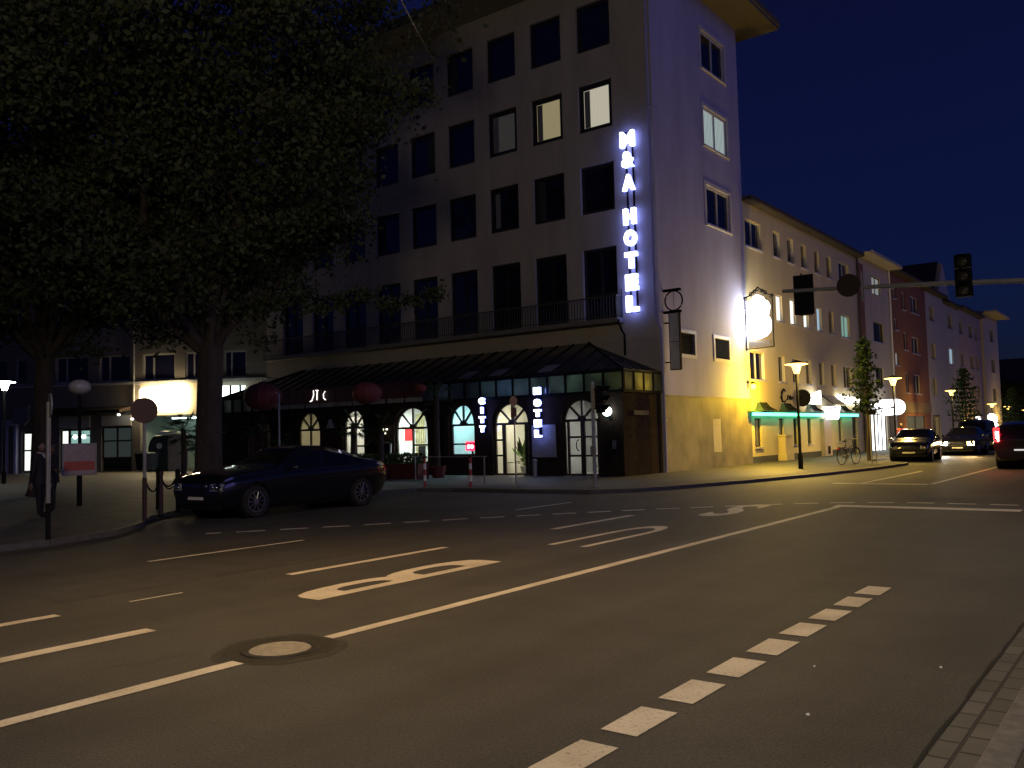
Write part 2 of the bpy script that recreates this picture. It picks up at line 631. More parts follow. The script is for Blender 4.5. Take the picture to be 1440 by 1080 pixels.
stripes('centre_line', [(-5.68, -5.55, 4.87, 18.28), (-5.64, -5.5, -6.0, 3.98)], M['paint'])
stripes('stop_line', [(-5.76, -2.4, 18.3, 18.74)], M['paint'])
stripes('lane_dashes', [(-8.70, -8.56, .4, 4.15), (-8.72, -8.58, 6.9, 9.75), (-8.66, -8.52, 12.43, 15.14)], M['paint'])
stripes('arrow_shaft', [(-7.30, -7.13, -1.0, 4.27)], M['paint'])
stripes('worn_lane_line', [(-11.46, -11.36, 6.71, 9.40), (-11.6, -11.5, 15.3, 17.5), (-8.7, -8.66, 4.9, 5.5)], M['paint_old'])
stripes('far_lane_lines', [(-5.56, -5.43, 26.1, 70), (-8.1, -5.56, 25.75, 26.15), (-7.4, -7.28, 26.15, 33.5)], M['paint'])
# broad edge blocks of the cycle lane
yb = 8.83
blocks = []
while yb > -2:
    blocks.append((-2.60, -2.37, yb, yb + .47))
    yb -= .668
stripes('cycle_lane_blocks', blocks, M['paint'])
# dashed guide line sweeping round the corner
curve = [(-15.2, 8.0), (-14.4, 8.75), (-13.64, 9.65), (-12.41, 11.46), (-11.3, 13.24), (-10.0, 15.04), (-9.0, 16.3), (-7.98, 17.40), (-6.88, 18.56), (-5.9, 19.3), (-4.6, 19.75), (-3.2, 19.75), (-1.1, 19.6)]
gd = MB()
acc, on, run = 0, True, []
step = .05
pos = []
for a, b in zip(curve, curve[1:]):
    l = math.hypot(b[0] - a[0], b[1] - a[1])
    n = int(l / step)
    for i in range(n):
        t = i / n
        pos.append((a[0] + (b[0] - a[0]) * t, a[1] + (b[1] - a[1]) * t, (b[0] - a[0]) / l, (b[1] - a[1]) / l))
for i, (x, y, tx, ty) in enumerate(pos[:-1]):
    if (i % 15) < 10 and i > 34:
        x2, y2, ux, uy = pos[i + 1]
        w = .075
        gd.quad((x + ty * w, y - tx * w, .004), (x - ty * w, y + tx * w, .004), (x2 - uy * w, y2 + ux * w, .004), (x2 + uy * w, y2 - ux * w, .004))
tag(gd.build('guide_dashes', M['paint_old']), kind='structure')

# B U S, read by drivers coming the other way
bus = MB()
for ch, x0, x1, y0, y1, off in (('B', -7.64, -7.0, 5.95, 8.95, .015), ('U', -7.48, -6.8, 10.65, 13.6, 0.0), ('S', -7.52, -6.92, 15.5, 18.35, .025)):
    def fn(v, lo, hi, x0=x0, x1=x1, y0=y0, y1=y1):
        s = (v[0] - lo[0]) / (hi[0] - lo[0])
        t = (v[1] - lo[1]) / (hi[1] - lo[1])
        return (x1 + (x0 - x1) * s, y1 + (y0 - y1) * t, .004)
    text_into(bus, ch, fn, 1.0, 0.0, off)
tag(bus.build('bus_lettering', M['paint']), kind='structure')

# manhole: cast ring with concrete infill
mh = empty('manhole_cover', (-5.64, 4.41, 0), 0, 'round manhole cover with pale concrete infill and dark iron ring between the centre lines', 'manhole cover')
r = MB()
r.lathe([(.30, .002), (.37, .007), (.40, .007), (.43, .002)], n=40, cap=False)
r.build('ring', M['iron'], mh, local=True)
c = MB()
c.lathe([(.0, .009), (.225, .009), (.235, .004)], n=36)
c.build('infill', M['cover'], mh, local=True)
r2 = MB()
r2.lathe([(.235, .004), (.245, .010), (.295, .010), (.30, .002)], n=36, cap=False)
r2.build('inner_ring', M['iron'], mh, local=True)
pt = MB()
pts = [(math.cos(a) * .5 * RND.uniform(.9, 1.1) , math.sin(a) * .5 * RND.uniform(.9, 1.1)) for a in [i * math.pi / 14 for i in range(28)]]
pt.add([(-5.64 + x, 4.41 + y, .002) for x, y in pts], [tuple(range(28))])
tag(pt.build('asphalt_patch', mat('tar_patch', (.017, .016, .015), .7, var=.4, scale=9)), kind='structure')

# repairs and cracks in the asphalt
for poly in ([(-10.6, 4.6), (-9.3, 4.5), (-9.4, 8.6), (-10.5, 8.5)], [(-4.9, 20.4), (-1.5, 20.2), (-1.6, 21.3), (-4.8, 21.5)], [(-9.9, 12.0), (-9.0, 12.1), (-9.1, 16.0), (-9.8, 16.1)]):
    q = MB()
    q.add([(x, y, .0025) for x, y in poly], [(0, 1, 2, 3)])
    tag(q.build('asphalt_repair', M['repair']), kind='structure')
cr = MB()
for (x, y, dx, dy, n) in ((-9.1, 9.6, -.015, .25, 20), (-6.3, 3.2, .05, .12, 7)):
    for i in range(n):
        x2, y2 = x + dx + RND.uniform(-.07, .07), y + dy + RND.uniform(-.05, .05)
        w = RND.uniform(.002, .005)
        cr.quad((x - w, y, .003), (x + w, y, .003), (x2 + w, y2, .003), (x2 - w, y2, .003))
        x, y = x2, y2
tag(cr.build('road_cracks', bpy.data.materials['tar_joint']), kind='structure')

# scraps of litter on the road
for i, (x, y, s, lb) in enumerate([(-1.75, 4.98, .010, 'white scrap of litter near the kerb below the cycle lane blocks'), (-1.35, 6.4, .008, 'tiny pale scrap lying beside the gutter setts'),
                                   (-2.05, 6.0, .006, 'tiny pale pebble on open asphalt right of the cycle lane blocks')]):
    q = MB()
    q.hexa([(x - s, y - s * .5, .002), (x + s * .8, y - s * .7, .002), (x + s, y + s * .6, .002), (x - s * .7, y + s * .5, .002),
            (x - s * .9, y - s * .4, .012), (x + s * .7, y - s * .5, .009), (x + s * .8, y + s * .5, .014), (x - s * .6, y + s * .4, .010)])
    tag(q.build('litter_scrap', M['white']), lb, 'litter')


# ------------------------------------------------------------------ the hotel
HX0, HX1, HY, HYB, HZ = -38.96, -15.44, 29.76, 38.25, 20.1
FR = plane_map((0, HY), (1, 0))            # front, u = x
EN = plane_map((HX1, 0), (0, 1))           # end wall and street side, u = y
AF = plane_map((0, 26.9), (1, 0))          # front of the ground floor annex

hotel = empty('hotel_building', (HX0, HY, 0), 0, 'five storey corner hotel with dark framed windows and glass roofed ground floor annex', 'hotel')


def window(parent, f, u0, u1, z0, z1, frame_m, pane_m, fw=.07, mull=(), bars=(), d=-.16, sill=None, name='window', proud=0.0):
    mb = MB()
    d0, d1 = d, d + .07 + proud
    mb.fbox(f, u0, u0 + fw, z0, z1, d0, d1)
    mb.fbox(f, u1 - fw, u1, z0, z1, d0, d1)
    mb.fbox(f, u0 + fw, u1 - fw, z0, z0 + fw, d0, d1 - .002)
    mb.fbox(f, u0 + fw, u1 - fw, z1 - fw, z1, d0, d1 - .002)
    for t in mull:
        c = u0 + (u1 - u0) * t
        mb.fbox(f, c - fw * .5, c + fw * .5, z0 + fw, z1 - fw, d0, d1 - .004)
    for t in bars:
        c = z0 + (z1 - z0) * t
        mb.fbox(f, u0 + fw, u1 - fw, c - fw * .4, c + fw * .4, d0, d1 - .006)
    w = mb.build(name, frame_m, parent)
    p = MB()
    p.fbox(f, u0 + fw * .6, u1 - fw * .6, z0 + fw * .6, z1 - fw * .6, d + .015, d + .025)
    p.build('pane', pane_m, w)
    if sill:
        s = MB()
        s.fbox(f, u0 - .06, u1 + .06, z0 - .07, z0 - .001, -.12, .09)
        s.build('sill', sill, w)
    return w


cols = [(-17.2 - 2.345 * k - 1.58, -17.2 - 2.345 * k) for k in range(9)]
rows = [(17.03, 18.98), (13.72, 15.68), (10.38, 12.32)]
holes = [(a, b, z0, z1) for a, b in cols for z0, z1 in rows] + [(a, b, 6.06, 8.95) for a, b in cols]
endw = [(34.35, 36.8, 17.08, 18.78), (34.35, 36.8, 13.72, 15.42), (34.35, 36.8, 10.32, 12.02)]
vents = [(31.35, 32.7, 4.65, 5.5), (34.65, 36.1, 4.65, 5.5)]
wl = MB()
wall_holes(wl, FR, HX0, HX1, 0, HZ, holes, .24)
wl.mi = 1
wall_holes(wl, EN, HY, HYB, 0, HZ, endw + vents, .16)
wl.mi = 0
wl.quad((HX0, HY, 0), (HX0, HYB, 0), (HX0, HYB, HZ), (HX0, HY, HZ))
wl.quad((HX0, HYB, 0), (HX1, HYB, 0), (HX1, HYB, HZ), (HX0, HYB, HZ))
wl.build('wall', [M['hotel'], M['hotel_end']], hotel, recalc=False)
# corner edge strip slightly paler and downpipe
rf = MB()
rf.box((HX0 - 1.2, HY - 1.7, HZ), (HX1 + 1.58, HYB + 1.3, HZ + .16))
rf.box((HX0 - 1.26, HY - 1.76, HZ + .16), (HX1 + 1.64, HYB + 1.36, HZ + .42))
rf.build('roof', M['soffit'], hotel)

lit_dim = lit_window('curtain_dim_white', (.75, .7, .62), .04, 5)
lit_warm = lit_window('curtain_warm', (1.0, .84, .45), .30, 6)
lit_bright = lit_window('curtain_bright', (1.0, .93, .72), .50, 5, contrast=.2)
lit_cool = lit_window('curtain_cool_white', (.78, .95, .92), .5, 2.2, 'Y', .6)
for k, (a, b) in enumerate(cols):
    for r_, (z0, z1) in enumerate(rows):
        pane = M['nightglass']
        if r_ == 1 and k == 0: pane = lit_bright
        if r_ == 1 and k == 1: pane = lit_warm
        if r_ == 1 and k == 2: pane = lit_dim
        lit = pane is not M['nightglass']
        w = window(hotel, FR, a, b, z0, z1, M['darkframe'], pane, .15 if not lit else .2, d=-.2)
        if not lit and (k * 7 + r_ * 5) % 4 == 1:
            c = MB()
            lo_u = a + .16 if k % 2 else b - .55
            for j in range(5):
                c.fbox(FR, lo_u + j * .08, lo_u + j * .08 + .06, z0 + .16, z1 - .16, -.174, -.168 + .004 * (j % 2))
            c.build('curtain', mat('dim_curtain', (.055, .052, .06), .9) if 'dim_curtain' not in bpy.data.materials else bpy.data.materials['dim_curtain'], w)
        if lit or (r_ == 2 and k == 2):
            c = MB()
            c.fbox(FR, a + .22, a + .48, z0 + .22, z1 - .22, -.174, -.168)
            c.build('curtain', M['polegrey'], w)
    window(hotel, FR, a, b, 6.06, 8.95, M['darkframe'], M['nightglass'], .1, mull=(.5,), bars=(.36,), d=-.2, name='balcony_door')
for (a, b, z0, z1) in endw:
    w = window(hotel, EN, a, b, z0, z1, M['whiteframe'], lit_cool if z0 > 13 and z0 < 14 else M['nightglass'], .11, mull=(.5,), d=-.13, sill=M['whiteframe'])
    ff = MB()
    ff.fbox(EN, a - .16, a - .002, z0 - .1, z1 + .16, -.01, .03)
    ff.fbox(EN, b + .002, b + .16, z0 - .1, z1 + .16, -.01, .03)
    ff.fbox(EN, a - .002, b + .002, z1 + .002, z1 + .16, -.01, .028)
    ff.build('surround', M['whiteframe'], w)
for (a, b, z0, z1) in vents:
    mb = MB()
    for q in ((a - .14, a, z0 - .14, z1 + .14), (b, b + .14, z0 - .14, z1 + .14), (a, b, z0 - .14, z0), (a, b, z1, z1 + .14)):
        mb.fbox(EN, *q, -.02, .035)
    v = mb.build('vent', M['whiteframe'], hotel)
    s = MB()
    s.fbox(EN, a, b, z0, z1, -.15, -.13)
    n = 9
    for i in range(n):
        z = z0 + (z1 - z0) * i / n
        s.hexa([EN(a, z, -.02), EN(b, z, -.02), EN(b, z + .015, -.02), EN(a, z + .015, -.02), EN(a, z + .07, -.12), EN(b, z + .07, -.12), EN(b, z + .085, -.12), EN(a, z + .085, -.12)])
    s.build('louvre', M['black'], v)

# balcony slab and railing above the annex
sb = MB()
sb.fbox(FR, HX0 + .3, -16.95, 5.86, 6.04, 0, .55)
sb.build('balcony_slab', mat('balcony_concrete', (.2, .18, .16), .85, var=.2, scale=3), hotel)
rl = MB()
rl.fbox(FR, HX0 + .32, -16.97, 6.88, 6.93, .44, .5)
rl.fbox(FR, HX0 + .32, -16.97, 6.12, 6.15, .455, .485)
x = HX0 + .32
while x < -16.9:
    rl.fbox(FR, x - .011, x + .011, 6.04, 6.9, .458, .482)
    x += .135
for x in (-17.0,):
    for i in range(7):
        rl.fbox(FR, x - .015, x + .015, 6.04, 7.2 if i == 6 else 6.9, .46 - .07 * i, .485 - .07 * i)
    rl.fbox(FR, x - .02, x + .02, 6.88, 6.93, 0, .44)
rl.build('balcony_railing', mat('railing_paint', (.07, .062, .055), .7), hotel)
# pale band below the balcony
bd = MB()
bd.fbox(FR, HX0 + .01, HX1 - .02, 5.15, 5.8, 0, .012)
bd.build('cornice_band', mat('pale_band', (.44, .385, .29), .85, var=.08, scale=2), hotel)
# rain pipes
dp = MB()
dp.tube([(HX1 - .1, HY - .12, HZ), (HX1 - .1, HY - .12, 6), (HX1 + .12, HY - .10, 5.4), (HX1 + .12, HY - .10, K)], .06)
for z in (2, 5, 8, 11, 14, 17):
    dp.box((HX1 - .18 if z > 5.5 else HX1 + .04, HY - .2, z), (HX1 - .02 if z > 5.5 else HX1 + .2, HY - .02, z + .05))
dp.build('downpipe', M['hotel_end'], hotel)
dq = MB()
dq.tube([(-16.93, HY - .52, 5.95), (-16.93, HY - .3, 5.6), (-16.93, HY - .07, 5.4), (-16.93, HY - .07, 4.6)], .045)
dq.build('downpipe', M['black'], hotel)
# stone cladding on the end wall
cl = MB()
cl.fbox(EN, HY + .16, 34.1, K - .02, 2.95, 0, .04)
cl.fbox(EN, 34.92, HYB - .05, K - .02, 2.95, 0, .04)
cl.fbox(EN, 34.1, 34.92, K - .02, .72, 0, .04)
cl.fbox(EN, 34.1, 34.92, 2.1, 2.95, 0, .04)
cl.fbox(EN, HY + .14, HYB - .03, 2.95, 3.0, 0, .07)
cl.build('cladding', M['cladding'], hotel)
pn = MB()
pn.fbox(EN, 34.1, 34.92, .72, 2.1, .0, .03)
pn.build('blank_panel', mat('pale_panel', (.44, .41, .36), .8), hotel)

# ---- ground floor annex
AX0, AX1, AY = -38.9, -15.5, 26.9
arches = [(-33.05, -31.4, .95, 2.12, 2.95), (-29.92, -28.5, .6, 2.15, 2.95), (-26.68, -24.75, .55, 2.05, 2.95), (-23.62, -22.25, .85, 2.1, 2.95),
          (-21.35, -19.6, K, 2.08, 2.9), (-18.1, -16.5, K, 2.12, 2.9), (-36.6, -35.0, .95, 2.12, 2.95)]
arches.sort()


def arch_z(a, u):
    u0, u1, zs, zp, zt = a
    t = (u - (u0 + u1) / 2) / ((u1 - u0) / 2)
    return zp + (zt - zp) * math.sqrt(max(0, 1 - t * t))


aw = MB()
TOP = 3.1
cuts = [AX0]
for a in arches:
    cuts += [a[0] + (a[1] - a[0]) * .5 * (1 - math.cos(math.pi * i / 20)) for i in range(21)]
cuts.append(AX1)
for u, v in zip(cuts, cuts[1:]):
    m = (u + v) / 2
    hit = [a for a in arches if a[0] < m < a[1]]
    if not hit:
        aw.quad(AF(u, 0), AF(v, 0), AF(v, TOP), AF(u, TOP))
    else:
        a = hit[0]
        if a[2] > K + .01: aw.quad(AF(u, 0), AF(v, 0), AF(v, a[2]), AF(u, a[2]))
        zu, zv = arch_z(a, u), arch_z(a, v)
        aw.quad(AF(u, zu), AF(v, zv), AF(v, TOP), AF(u, TOP))
        aw.quad(AF(u, zu), AF(v, zv), AF(v, zv, -.3), AF(u, zu, -.3))
for a in arches:
    aw.quad(AF(a[0], a[2]), AF(a[0], a[3]), AF(a[0], a[3], -.3), AF(a[0], a[2], -.3))
    aw.quad(AF(a[1], a[2]), AF(a[1], a[3]), AF(a[1], a[3], -.3), AF(a[1], a[2], -.3))
    aw.quad(AF(a[0], a[2]), AF(a[1], a[2]), AF(a[1], a[2], -.3), AF(a[0], a[2], -.3))
aw.quad((AX1, AY, 0), (AX1, HY, 0), (AX1, HY, TOP), (AX1, AY, TOP))
aw.quad((AX0, AY, 0), (AX0, HY, 0), (AX0, HY, TOP), (AX0, AY, TOP))
# raised surround of each arch
for a in arches:
    prev = None
    for i in range(25):
        u = a[0] + (a[1] - a[0]) * .5 * (1 - math.cos(math.pi * i / 24))
        p = (u, arch_z(a, u))
        c = ((a[0] + a[1]) / 2, a[3])
        q = (c[0] + (p[0] - c[0]) * 1.17, c[1] + (p[1] - c[1]) * 1.14)
        if prev:
            aw.hexa([AF(*prev[0], .001), AF(*p, .001), AF(*q, .001), AF(*prev[1], .001), AF(*prev[0], .03), AF(*p, .03), AF(*q, .03), AF(*prev[1], .03)])
        prev = (p, q)
aw.build('annex_wall', M['annex'], hotel, recalc=False)
ai = MB()          # floor, ceiling and partitions inside
ai.quad((AX0, AY + .02, K + .01), (AX1, AY + .02, K + .01), (AX1, HY, K + .01), (AX0, HY, K + .01))
ai.build('annex_floor', M['tile'], hotel)
ac = MB()
ac.box((AX0 + .02, AY + .03, 3.02), (AX1 - .02, HY - .01, 3.08))
ac.build('annex_ceiling', M['white'], hotel)
ap = MB()
for x in (-34.2, -30.6, -27.6, -24.2, -21.95, -18.9):  # dividers added between the bays to keep their lamp colours apart
    ap.box((x - .06, AY + .32, K), (x + .06, HY - .02, 3.02))
ap.build('added_partition', M['cream'], hotel)
bw = MB()
bw.box((AX0 + .03, HY - .06, K), (AX1 - .03, HY - .004, 3.02))
bw.build('back_wall', M['cream'], hotel)


def arch_window(a, door=False, splits=(.5,), bars=(), glass='cleardoor'):
    u0, u1, zs, zp, zt = a
    c = (u0 + u1) / 2
    mb = MB()
    d0, d1 = -.22, -.14
    fw = .075
    prev = None
    for i in range(25):
        u = u0 + (u1 - u0) * .5 * (1 - math.cos(math.pi * i / 24))
        p = (u, arch_z(a, u))
        q = (c + (p[0] - c) * .9, zp + (p[1] - zp) * .9)
        if prev:
            mb.hexa([AF(*prev[0], d0), AF(*p, d0), AF(*q, d0), AF(*prev[1], d0), AF(*prev[0], d1), AF(*p, d1), AF(*q, d1), AF(*prev[1], d1)])
        prev = (p, q)
    mb.fbox(AF, u0, u1, zp - .06, zp + .03, d0, d1 + .01)
    mb.fbox(AF, u0, u0 + fw, zs, zp - .06, d0, d1)
    mb.fbox(AF, u1 - fw, u1, zs, zp - .06, d0, d1)
    mb.fbox(AF, u0 + fw, u1 - fw, zs, zs + fw, d0, d1)
    for t in splits:
        x = u0 + (u1 - u0) * t
        mb.fbox(AF, x - fw * .5, x + fw * .5, zs + fw, zp - .06, d0, d1 - .003)
    for (ta, tb, z) in bars:
        mb.fbox(AF, u0 + (u1 - u0) * ta, u0 + (u1 - u0) * tb, z - .035, z + .035, d0, d1 - .006)
    R0 = (u1 - u0) / 2
    for ang in (45, 90, 135):
        e = (c + math.cos(rad(ang)) * R0 * .93, zp + math.sin(rad(ang)) * (zt - zp) * .93)
        mb.fbar(AF, (c, zp), e, .075, d0, d1 - .01)
    hub = [(c + .2 * math.cos(math.pi * i / 12), zp + .16 * math.sin(math.pi * i / 12)) for i in range(13)]
    mb.prism(hub, AF, d0, d1 - .002)
    w = mb.build('arched_door' if door else 'arched_window', M['brown'], hotel)
    pn_ = MB()
    poly = [(u0, zs + .02), (u1, zs + .02)] + [(u0 + (u1 - u0) * .5 * (1 + math.cos(math.pi * i / 20)), arch_z(a, u0 + (u1 - u0) * .5 * (1 + math.cos(math.pi * i / 20)))) for i in range(21)]
    pn_.prism(poly, AF, -.185, -.178)
    pn_.build('pane', M[glass], w)
    return w


A = {i: a for i, a in enumerate(arches)}
arch_window(A[0], splits=(.5,), bars=((0, 1, 1.5),))
arch_window(A[1], splits=(.5,), bars=((0, 1, 1.32),))
arch_window(A[2], splits=(.5,), bars=((.5, 1, 1.32),))
arch_window(A[3], splits=(.5,), bars=((.5, 1, 1.32),))
arch_window(A[4], splits=(.06,), bars=((0, 1, 1.32),))
e_ = arch_window(A[5], True, splits=(.24, .28, .86, .9), bars=((0, .24, 1.45), (0, .24, .85), (.88, 1, 1.45), (.88, 1, .85)))
d_ = arch_window(A[6], True, splits=(.12, .48, .54, .92), bars=((.1, .48, 1.5), (.1, .48, .82), (.54, .92, 1.5), (.54, .92, .82)))
hd = MB()
ring = [AF(-17.42 + .12 * math.cos(math.pi * i / 10 + math.pi / 2), 1.2 + .2 * math.sin(math.pi * i / 10 + math.pi / 2), -.1) for i in range(11)]
hd.tube(ring, .018)
hd.build('handle', M['black'], d_)

# glazed band and hipped glass roof
gb = MB()
zt, zb = 3.76, 3.1
F0, F1 = AX0 - .02, AX1 + .06
xs = [F1 - i * .805 for i in range(30) if F1 - i * .805 > F0 - .4]
for x in xs:
    gb.box((x - .04, AY - .06, zb), (x + .04, AY + .04, zt))
ys = [AY + .72 * i for i in range(1, 5)]
for y in ys:
    gb.box((F1 - .06, y - .035, zb), (F1 + .04, y + .035, zt))
gb.box((F0, AY - .10, zt), (F1 + .06, AY + .05, zt + .08))
gb.box((F0, AY - .08, zb - .06), (F1 + .05, AY + .04, zb + .03))
gb.box((F1 - .08, AY + .05, zt), (F1 + .06, HY - .01, zt + .08))
gb.box((F1 - .08, AY + .04, zb - .06), (F1 + .05, HY - .01, zb + .03))
gband = gb.build('glass_band', M['black'], hotel)
tints = [frosted('frosted_pane_teal', (.5, .58, .62)), frosted('frosted_pane_blue', (.42, .5, .62)), frosted('frosted_pane_green', (.45, .55, .54)), frosted('frosted_pane_grey', (.40, .45, .5))]
order = [2, 2, 2, 0, 0, 3, 1, 0, 3, 3] + [3] * 25
for i, (a, b) in enumerate(zip(xs[1:], xs)):
    p = MB()
    p.box((a + .04, AY - .015, zb + .03), (b - .04, AY - .005, zt))
    p.build('pane', tints[order[i]], gband)
fy = frosted('frosted_pane_side', (.6, .6, .5))
for a, b in zip([AY + .04] + ys, ys):
    p = MB()
    p.box((F1 - .015, a + .04, zb + .03), (F1 - .005, b - .035, zt))
    p.build('pane', fy, gband)

RT, RE = 5.22, zt + .085
ax_l, ax_r = -35.9, -18.6
ro = MB()
e0, e1 = F0 - .02, F1 + .1
ye = AY - .14
ro.quad((e0, ye, RE), (e1, ye, RE), (ax_r, HY - .005, RT), (ax_l, HY - .005, RT))
ro.quad((e1, ye, RE), (e1, HY - .005, RE), (ax_r, HY - .005, RT))
ro.quad((e0, ye, RE), (e0, HY - .005, RE), (ax_l, HY - .005, RT))
ro.build('glass_roof', M['annexroof'], hotel, recalc=False)
gl = MB()
n = 30
for i in range(n + 1):
    x = e0 + (e1 - e0) * i / n
    # top of this bar: on the ridge wall or on a hip
    if x > ax_r: t = (e1 - x) / (e1 - ax_r)
    elif x < ax_l: t = (x - e0) / (ax_l - e0)
    else: t = 1
    if t > .02:
        gl.tube([(x, ye, RE + .015), (x, ye + (HY - .03 - ye) * t, RE + (RT - RE) * t + .015)], .022, 5)
for k in (1, 2, 3):
    y = ye + (HY - ye) * k / 4
    gl.tube([(e1, y, RE + .015), (e1 + (ax_r - e1) * k / 4, y, RE + (RT - RE) * k / 4 + .015)], .03, 5) if False else None
for k in range(1, 5):
    y = ye + (HY - ye) * k / 5
    t = (y - ye) / (HY - ye)
    gl.tube([(e1, y, RE + .015), (e1 + (ax_r - e1) * t, y, RE + (RT - RE) * t + .015)], .022, 5)
gl.tube([(e1, ye, RE + .02), (ax_r, HY - .02, RT + .02)], .04, 6)
gl.tube([(e0, ye, RE + .02), (ax_l, HY - .02, RT + .02)], .04, 6)
gl.tube([(e0, ye, RE), (e1, ye, RE)], .035, 6)
gl.build('roof_bars', M['black'], hotel)
for i, sh in ((7, 1), (4, 1), (9, .6)):      # a few panels with a bluish film
    x0 = e1 - (e1 - e0) * (i + 1) / n + .04
    x1 = e1 - (e1 - e0) * i / n - .04
    for t0, t1 in ((.08, .3),):
        P = lambda x, t: (x, ye + (HY - ye) * t, RE + (RT - RE) * t + .006)
        pm = MB()
        pm.quad(P(x0, t0), P(x1, t0), P(x1, t1), P(x0, t1))
        pm.build('roof_pane', mat('bluish_glass_pane', (.16, .17, .2), .12), hotel)

# reflective display panel between the two doors
dsp = MB()
dsp.fbox(AF, -19.42, -18.35, .78, 1.98, 0, .05)
dsp.build('display_panel', mat('pale_display', (.26, .26, .27), .5, var=.35, scale=2.2), hotel)
fl = MB()
fl.fbox(AF, -15.95, -15.8, 1.05, 1.35, 0, .04)
fl.build('bell_panel', M['grey'], hotel)
vt = MB()
vt.box((AX1, 27.6, 2.24), (AX1 + .05, 28.7, 2.4))
vt.build('name_plate', mat('dull_plate', (.07, .065, .06), .8), hotel)

# lamps inside the annex: each hangs under the ceiling of its bay
def ceiling_lamp(x, y, col, power, label, s=.35):
    t = empty('ceiling_lamp', (x, y, 3.02), 0, label, 'ceiling lamp', 'ceiling lamps inside the hotel annex')
    h = MB()
    h.box((-s, -s, -.03), (s, s, 0))
    h.build('housing', M['white'], t, local=True)
    d = MB()
    d.box((-s * .9, -s * .9, -.045), (s * .9, s * .9, -.0305))
    d.build('diffuser', emit('lamp_glow', col, power), t, local=True)


ceiling_lamp(-35.9, 28.3, (1, .85, .5), 3.6, 'dim yellow ceiling lamp in the annex bay nearest the plaza')
ceiling_lamp(-32.3, 28.3, (1, .86, .5), 20, 'yellowish ceiling lamp behind the narrow arched window with palm shadow')
ceiling_lamp(-29.2, 28.3, (1, 1, .86), 60, 'cream white ceiling lamp behind the second lit arched window')
ceiling_lamp(-25.8, 28.2, (.84, 1, .97), 190, 'bright greenish white ceiling lamp behind the wide arch with red poster')
ceiling_lamp(-23.0, 28.3, (.38, .88, 1), 90, 'cyan ceiling lamp behind the arch with the red glowing sign')
ceiling_lamp(-20.4, 28.3, (1, .94, .70), 90, 'cream ceiling lamp over the open hotel entrance')
ceiling_lamp(-16.6, 28.4, (.96, 1, .98), 40, 'white ceiling lamp behind the double door beside the globe lamp')

# added tubes, unseen in the roof space, to colour the glass band
def tube_lamp(x0, x1, y0, y1, z, col, power, label):
    t = empty('tube_lamp', ((x0 + x1) / 2, (y0 + y1) / 2, z), 0, label, 'tube lamp', 'added tube lamps in the annex roof space')
    a = MB()
    a.tube([(x0, y0, z), (x1, y1, z)], .03)
    a.build('tube', emit('tube_glow', col, power), t)
    b = MB()
    b.box((x0 - .04, y0 - .04, 3.08), (x0 + .04, y0 + .04, z))
    b.box((x1 - .04, y1 - .04, 3.08), (x1 + .04, y1 + .04, z))
    b.build('holder', M['white'], t)


tube_lamp(-20.8, -19.6, 28.2, 28.2, 3.4, (.62, .86, 1), 18, 'added bluish tube lamp in the roof space over the hotel entrance')
tube_lamp(-24.6, -23.8, 28.2, 28.2, 3.4, (.6, .75, 1), 7.0, 'added dim bluish tube lamp in the roof space near the middle of the annex')
tube_lamp(-17.9, -16.9, 28.2, 28.2, 3.4, (.68, .95, .95), 12, 'added greenish tube lamp in the roof space over the double door')
tube_lamp(-15.95, -15.85, 28.0, 28.7, 3.4, (1, .70, .12), 48, 'added yellow tube lamp in the roof space at the corner of the annex')

# globe lamp beside the double door
gp = empty('globe_lamp', (-16.0, 26.9, 2.38), 0, 'round white globe lamp glowing on the dark wall beside the traffic light', 'wall lamp')
b = MB()
b.ball((0, -.24, 0), .17)
b.build('globe', emit('globe_glow', (.86, 1, .94), 9), gp, smooth=True, local=True)
b = MB()
b.tube([(0, 0, -.2), (0, -.24, -.22), (0, -.24, -.15)], .02)
b.box((-.06, -.03, -.28), (.06, 0, -.12))
b.build('bracket', M['black'], gp, local=True)

# red poster, red glowing sign, plant inside
q = MB()
q.box((-27.535, 28.45, 1.50), (-27.515, 29.05, 2.1))
tag(q.build('poster', mat('red_poster', (.6, .03, .03), .5)), 'red poster on the side wall seen through the wide lit arch', 'poster')
q = MB()
for i in range(9): q.tube([(-27.45 + .03 * (i % 2), 29.12 + i * .06, .3), (-27.45 + .03 * (i % 2), 29.12 + i * .06, 2.7)], .035, 6)
tag(q.build('curtain', mat('yellow_curtain', (.42, .38, .2), .9)), 'yellowish curtain hanging inside the wide lit arch', 'curtain')
q = MB()
q.box((-27.3, 28.7, .62), (-26.9, 29.1, .7))
for dx in (-.2, .15):
    for dy in (0, .34): q.box((-27.1 + dx, 28.72 + dy, K + .01), (-27.05 + dx, 28.76 + dy, .62))
q.box((-27.3, 29.06, .7), (-26.9, 29.1, 1.25))
tag(q.build('bar_stool', M['black']), 'black chair standing behind the wide lit arch with red poster', 'chair')
ls = empty('lit_sign', (-22.75, 27.35, 1.05), 0, 'small red glowing sign low in the cyan lit arched window', 'sign')
q = MB()
q.box((-.34, 0, 0), (.34, .06, .36))
q.build('case', emit('red_neon', (1, .02, .06), 5), ls, local=True)
q = MB()
for i, w_ in enumerate((.16, .12, .14)):
    q.box((-.24 + i * .19, -.012, .1), (-.24 + i * .19 + w_ * .8, -.001, .26))
q.build('glow_bars', emit('pink_neon', (1, .75, .8), 8), ls, local=True)
q = MB()
q.box((-.03, 0, -.2), (.03, .05, 0))
q.build('foot', M['black'], ls, local=True)

# ---- illuminated lettering
white_face = emit('sign_white', (.82, .86, 1), 7)
blue_side = emit('sign_blue', (.22, .28, 1), 8)


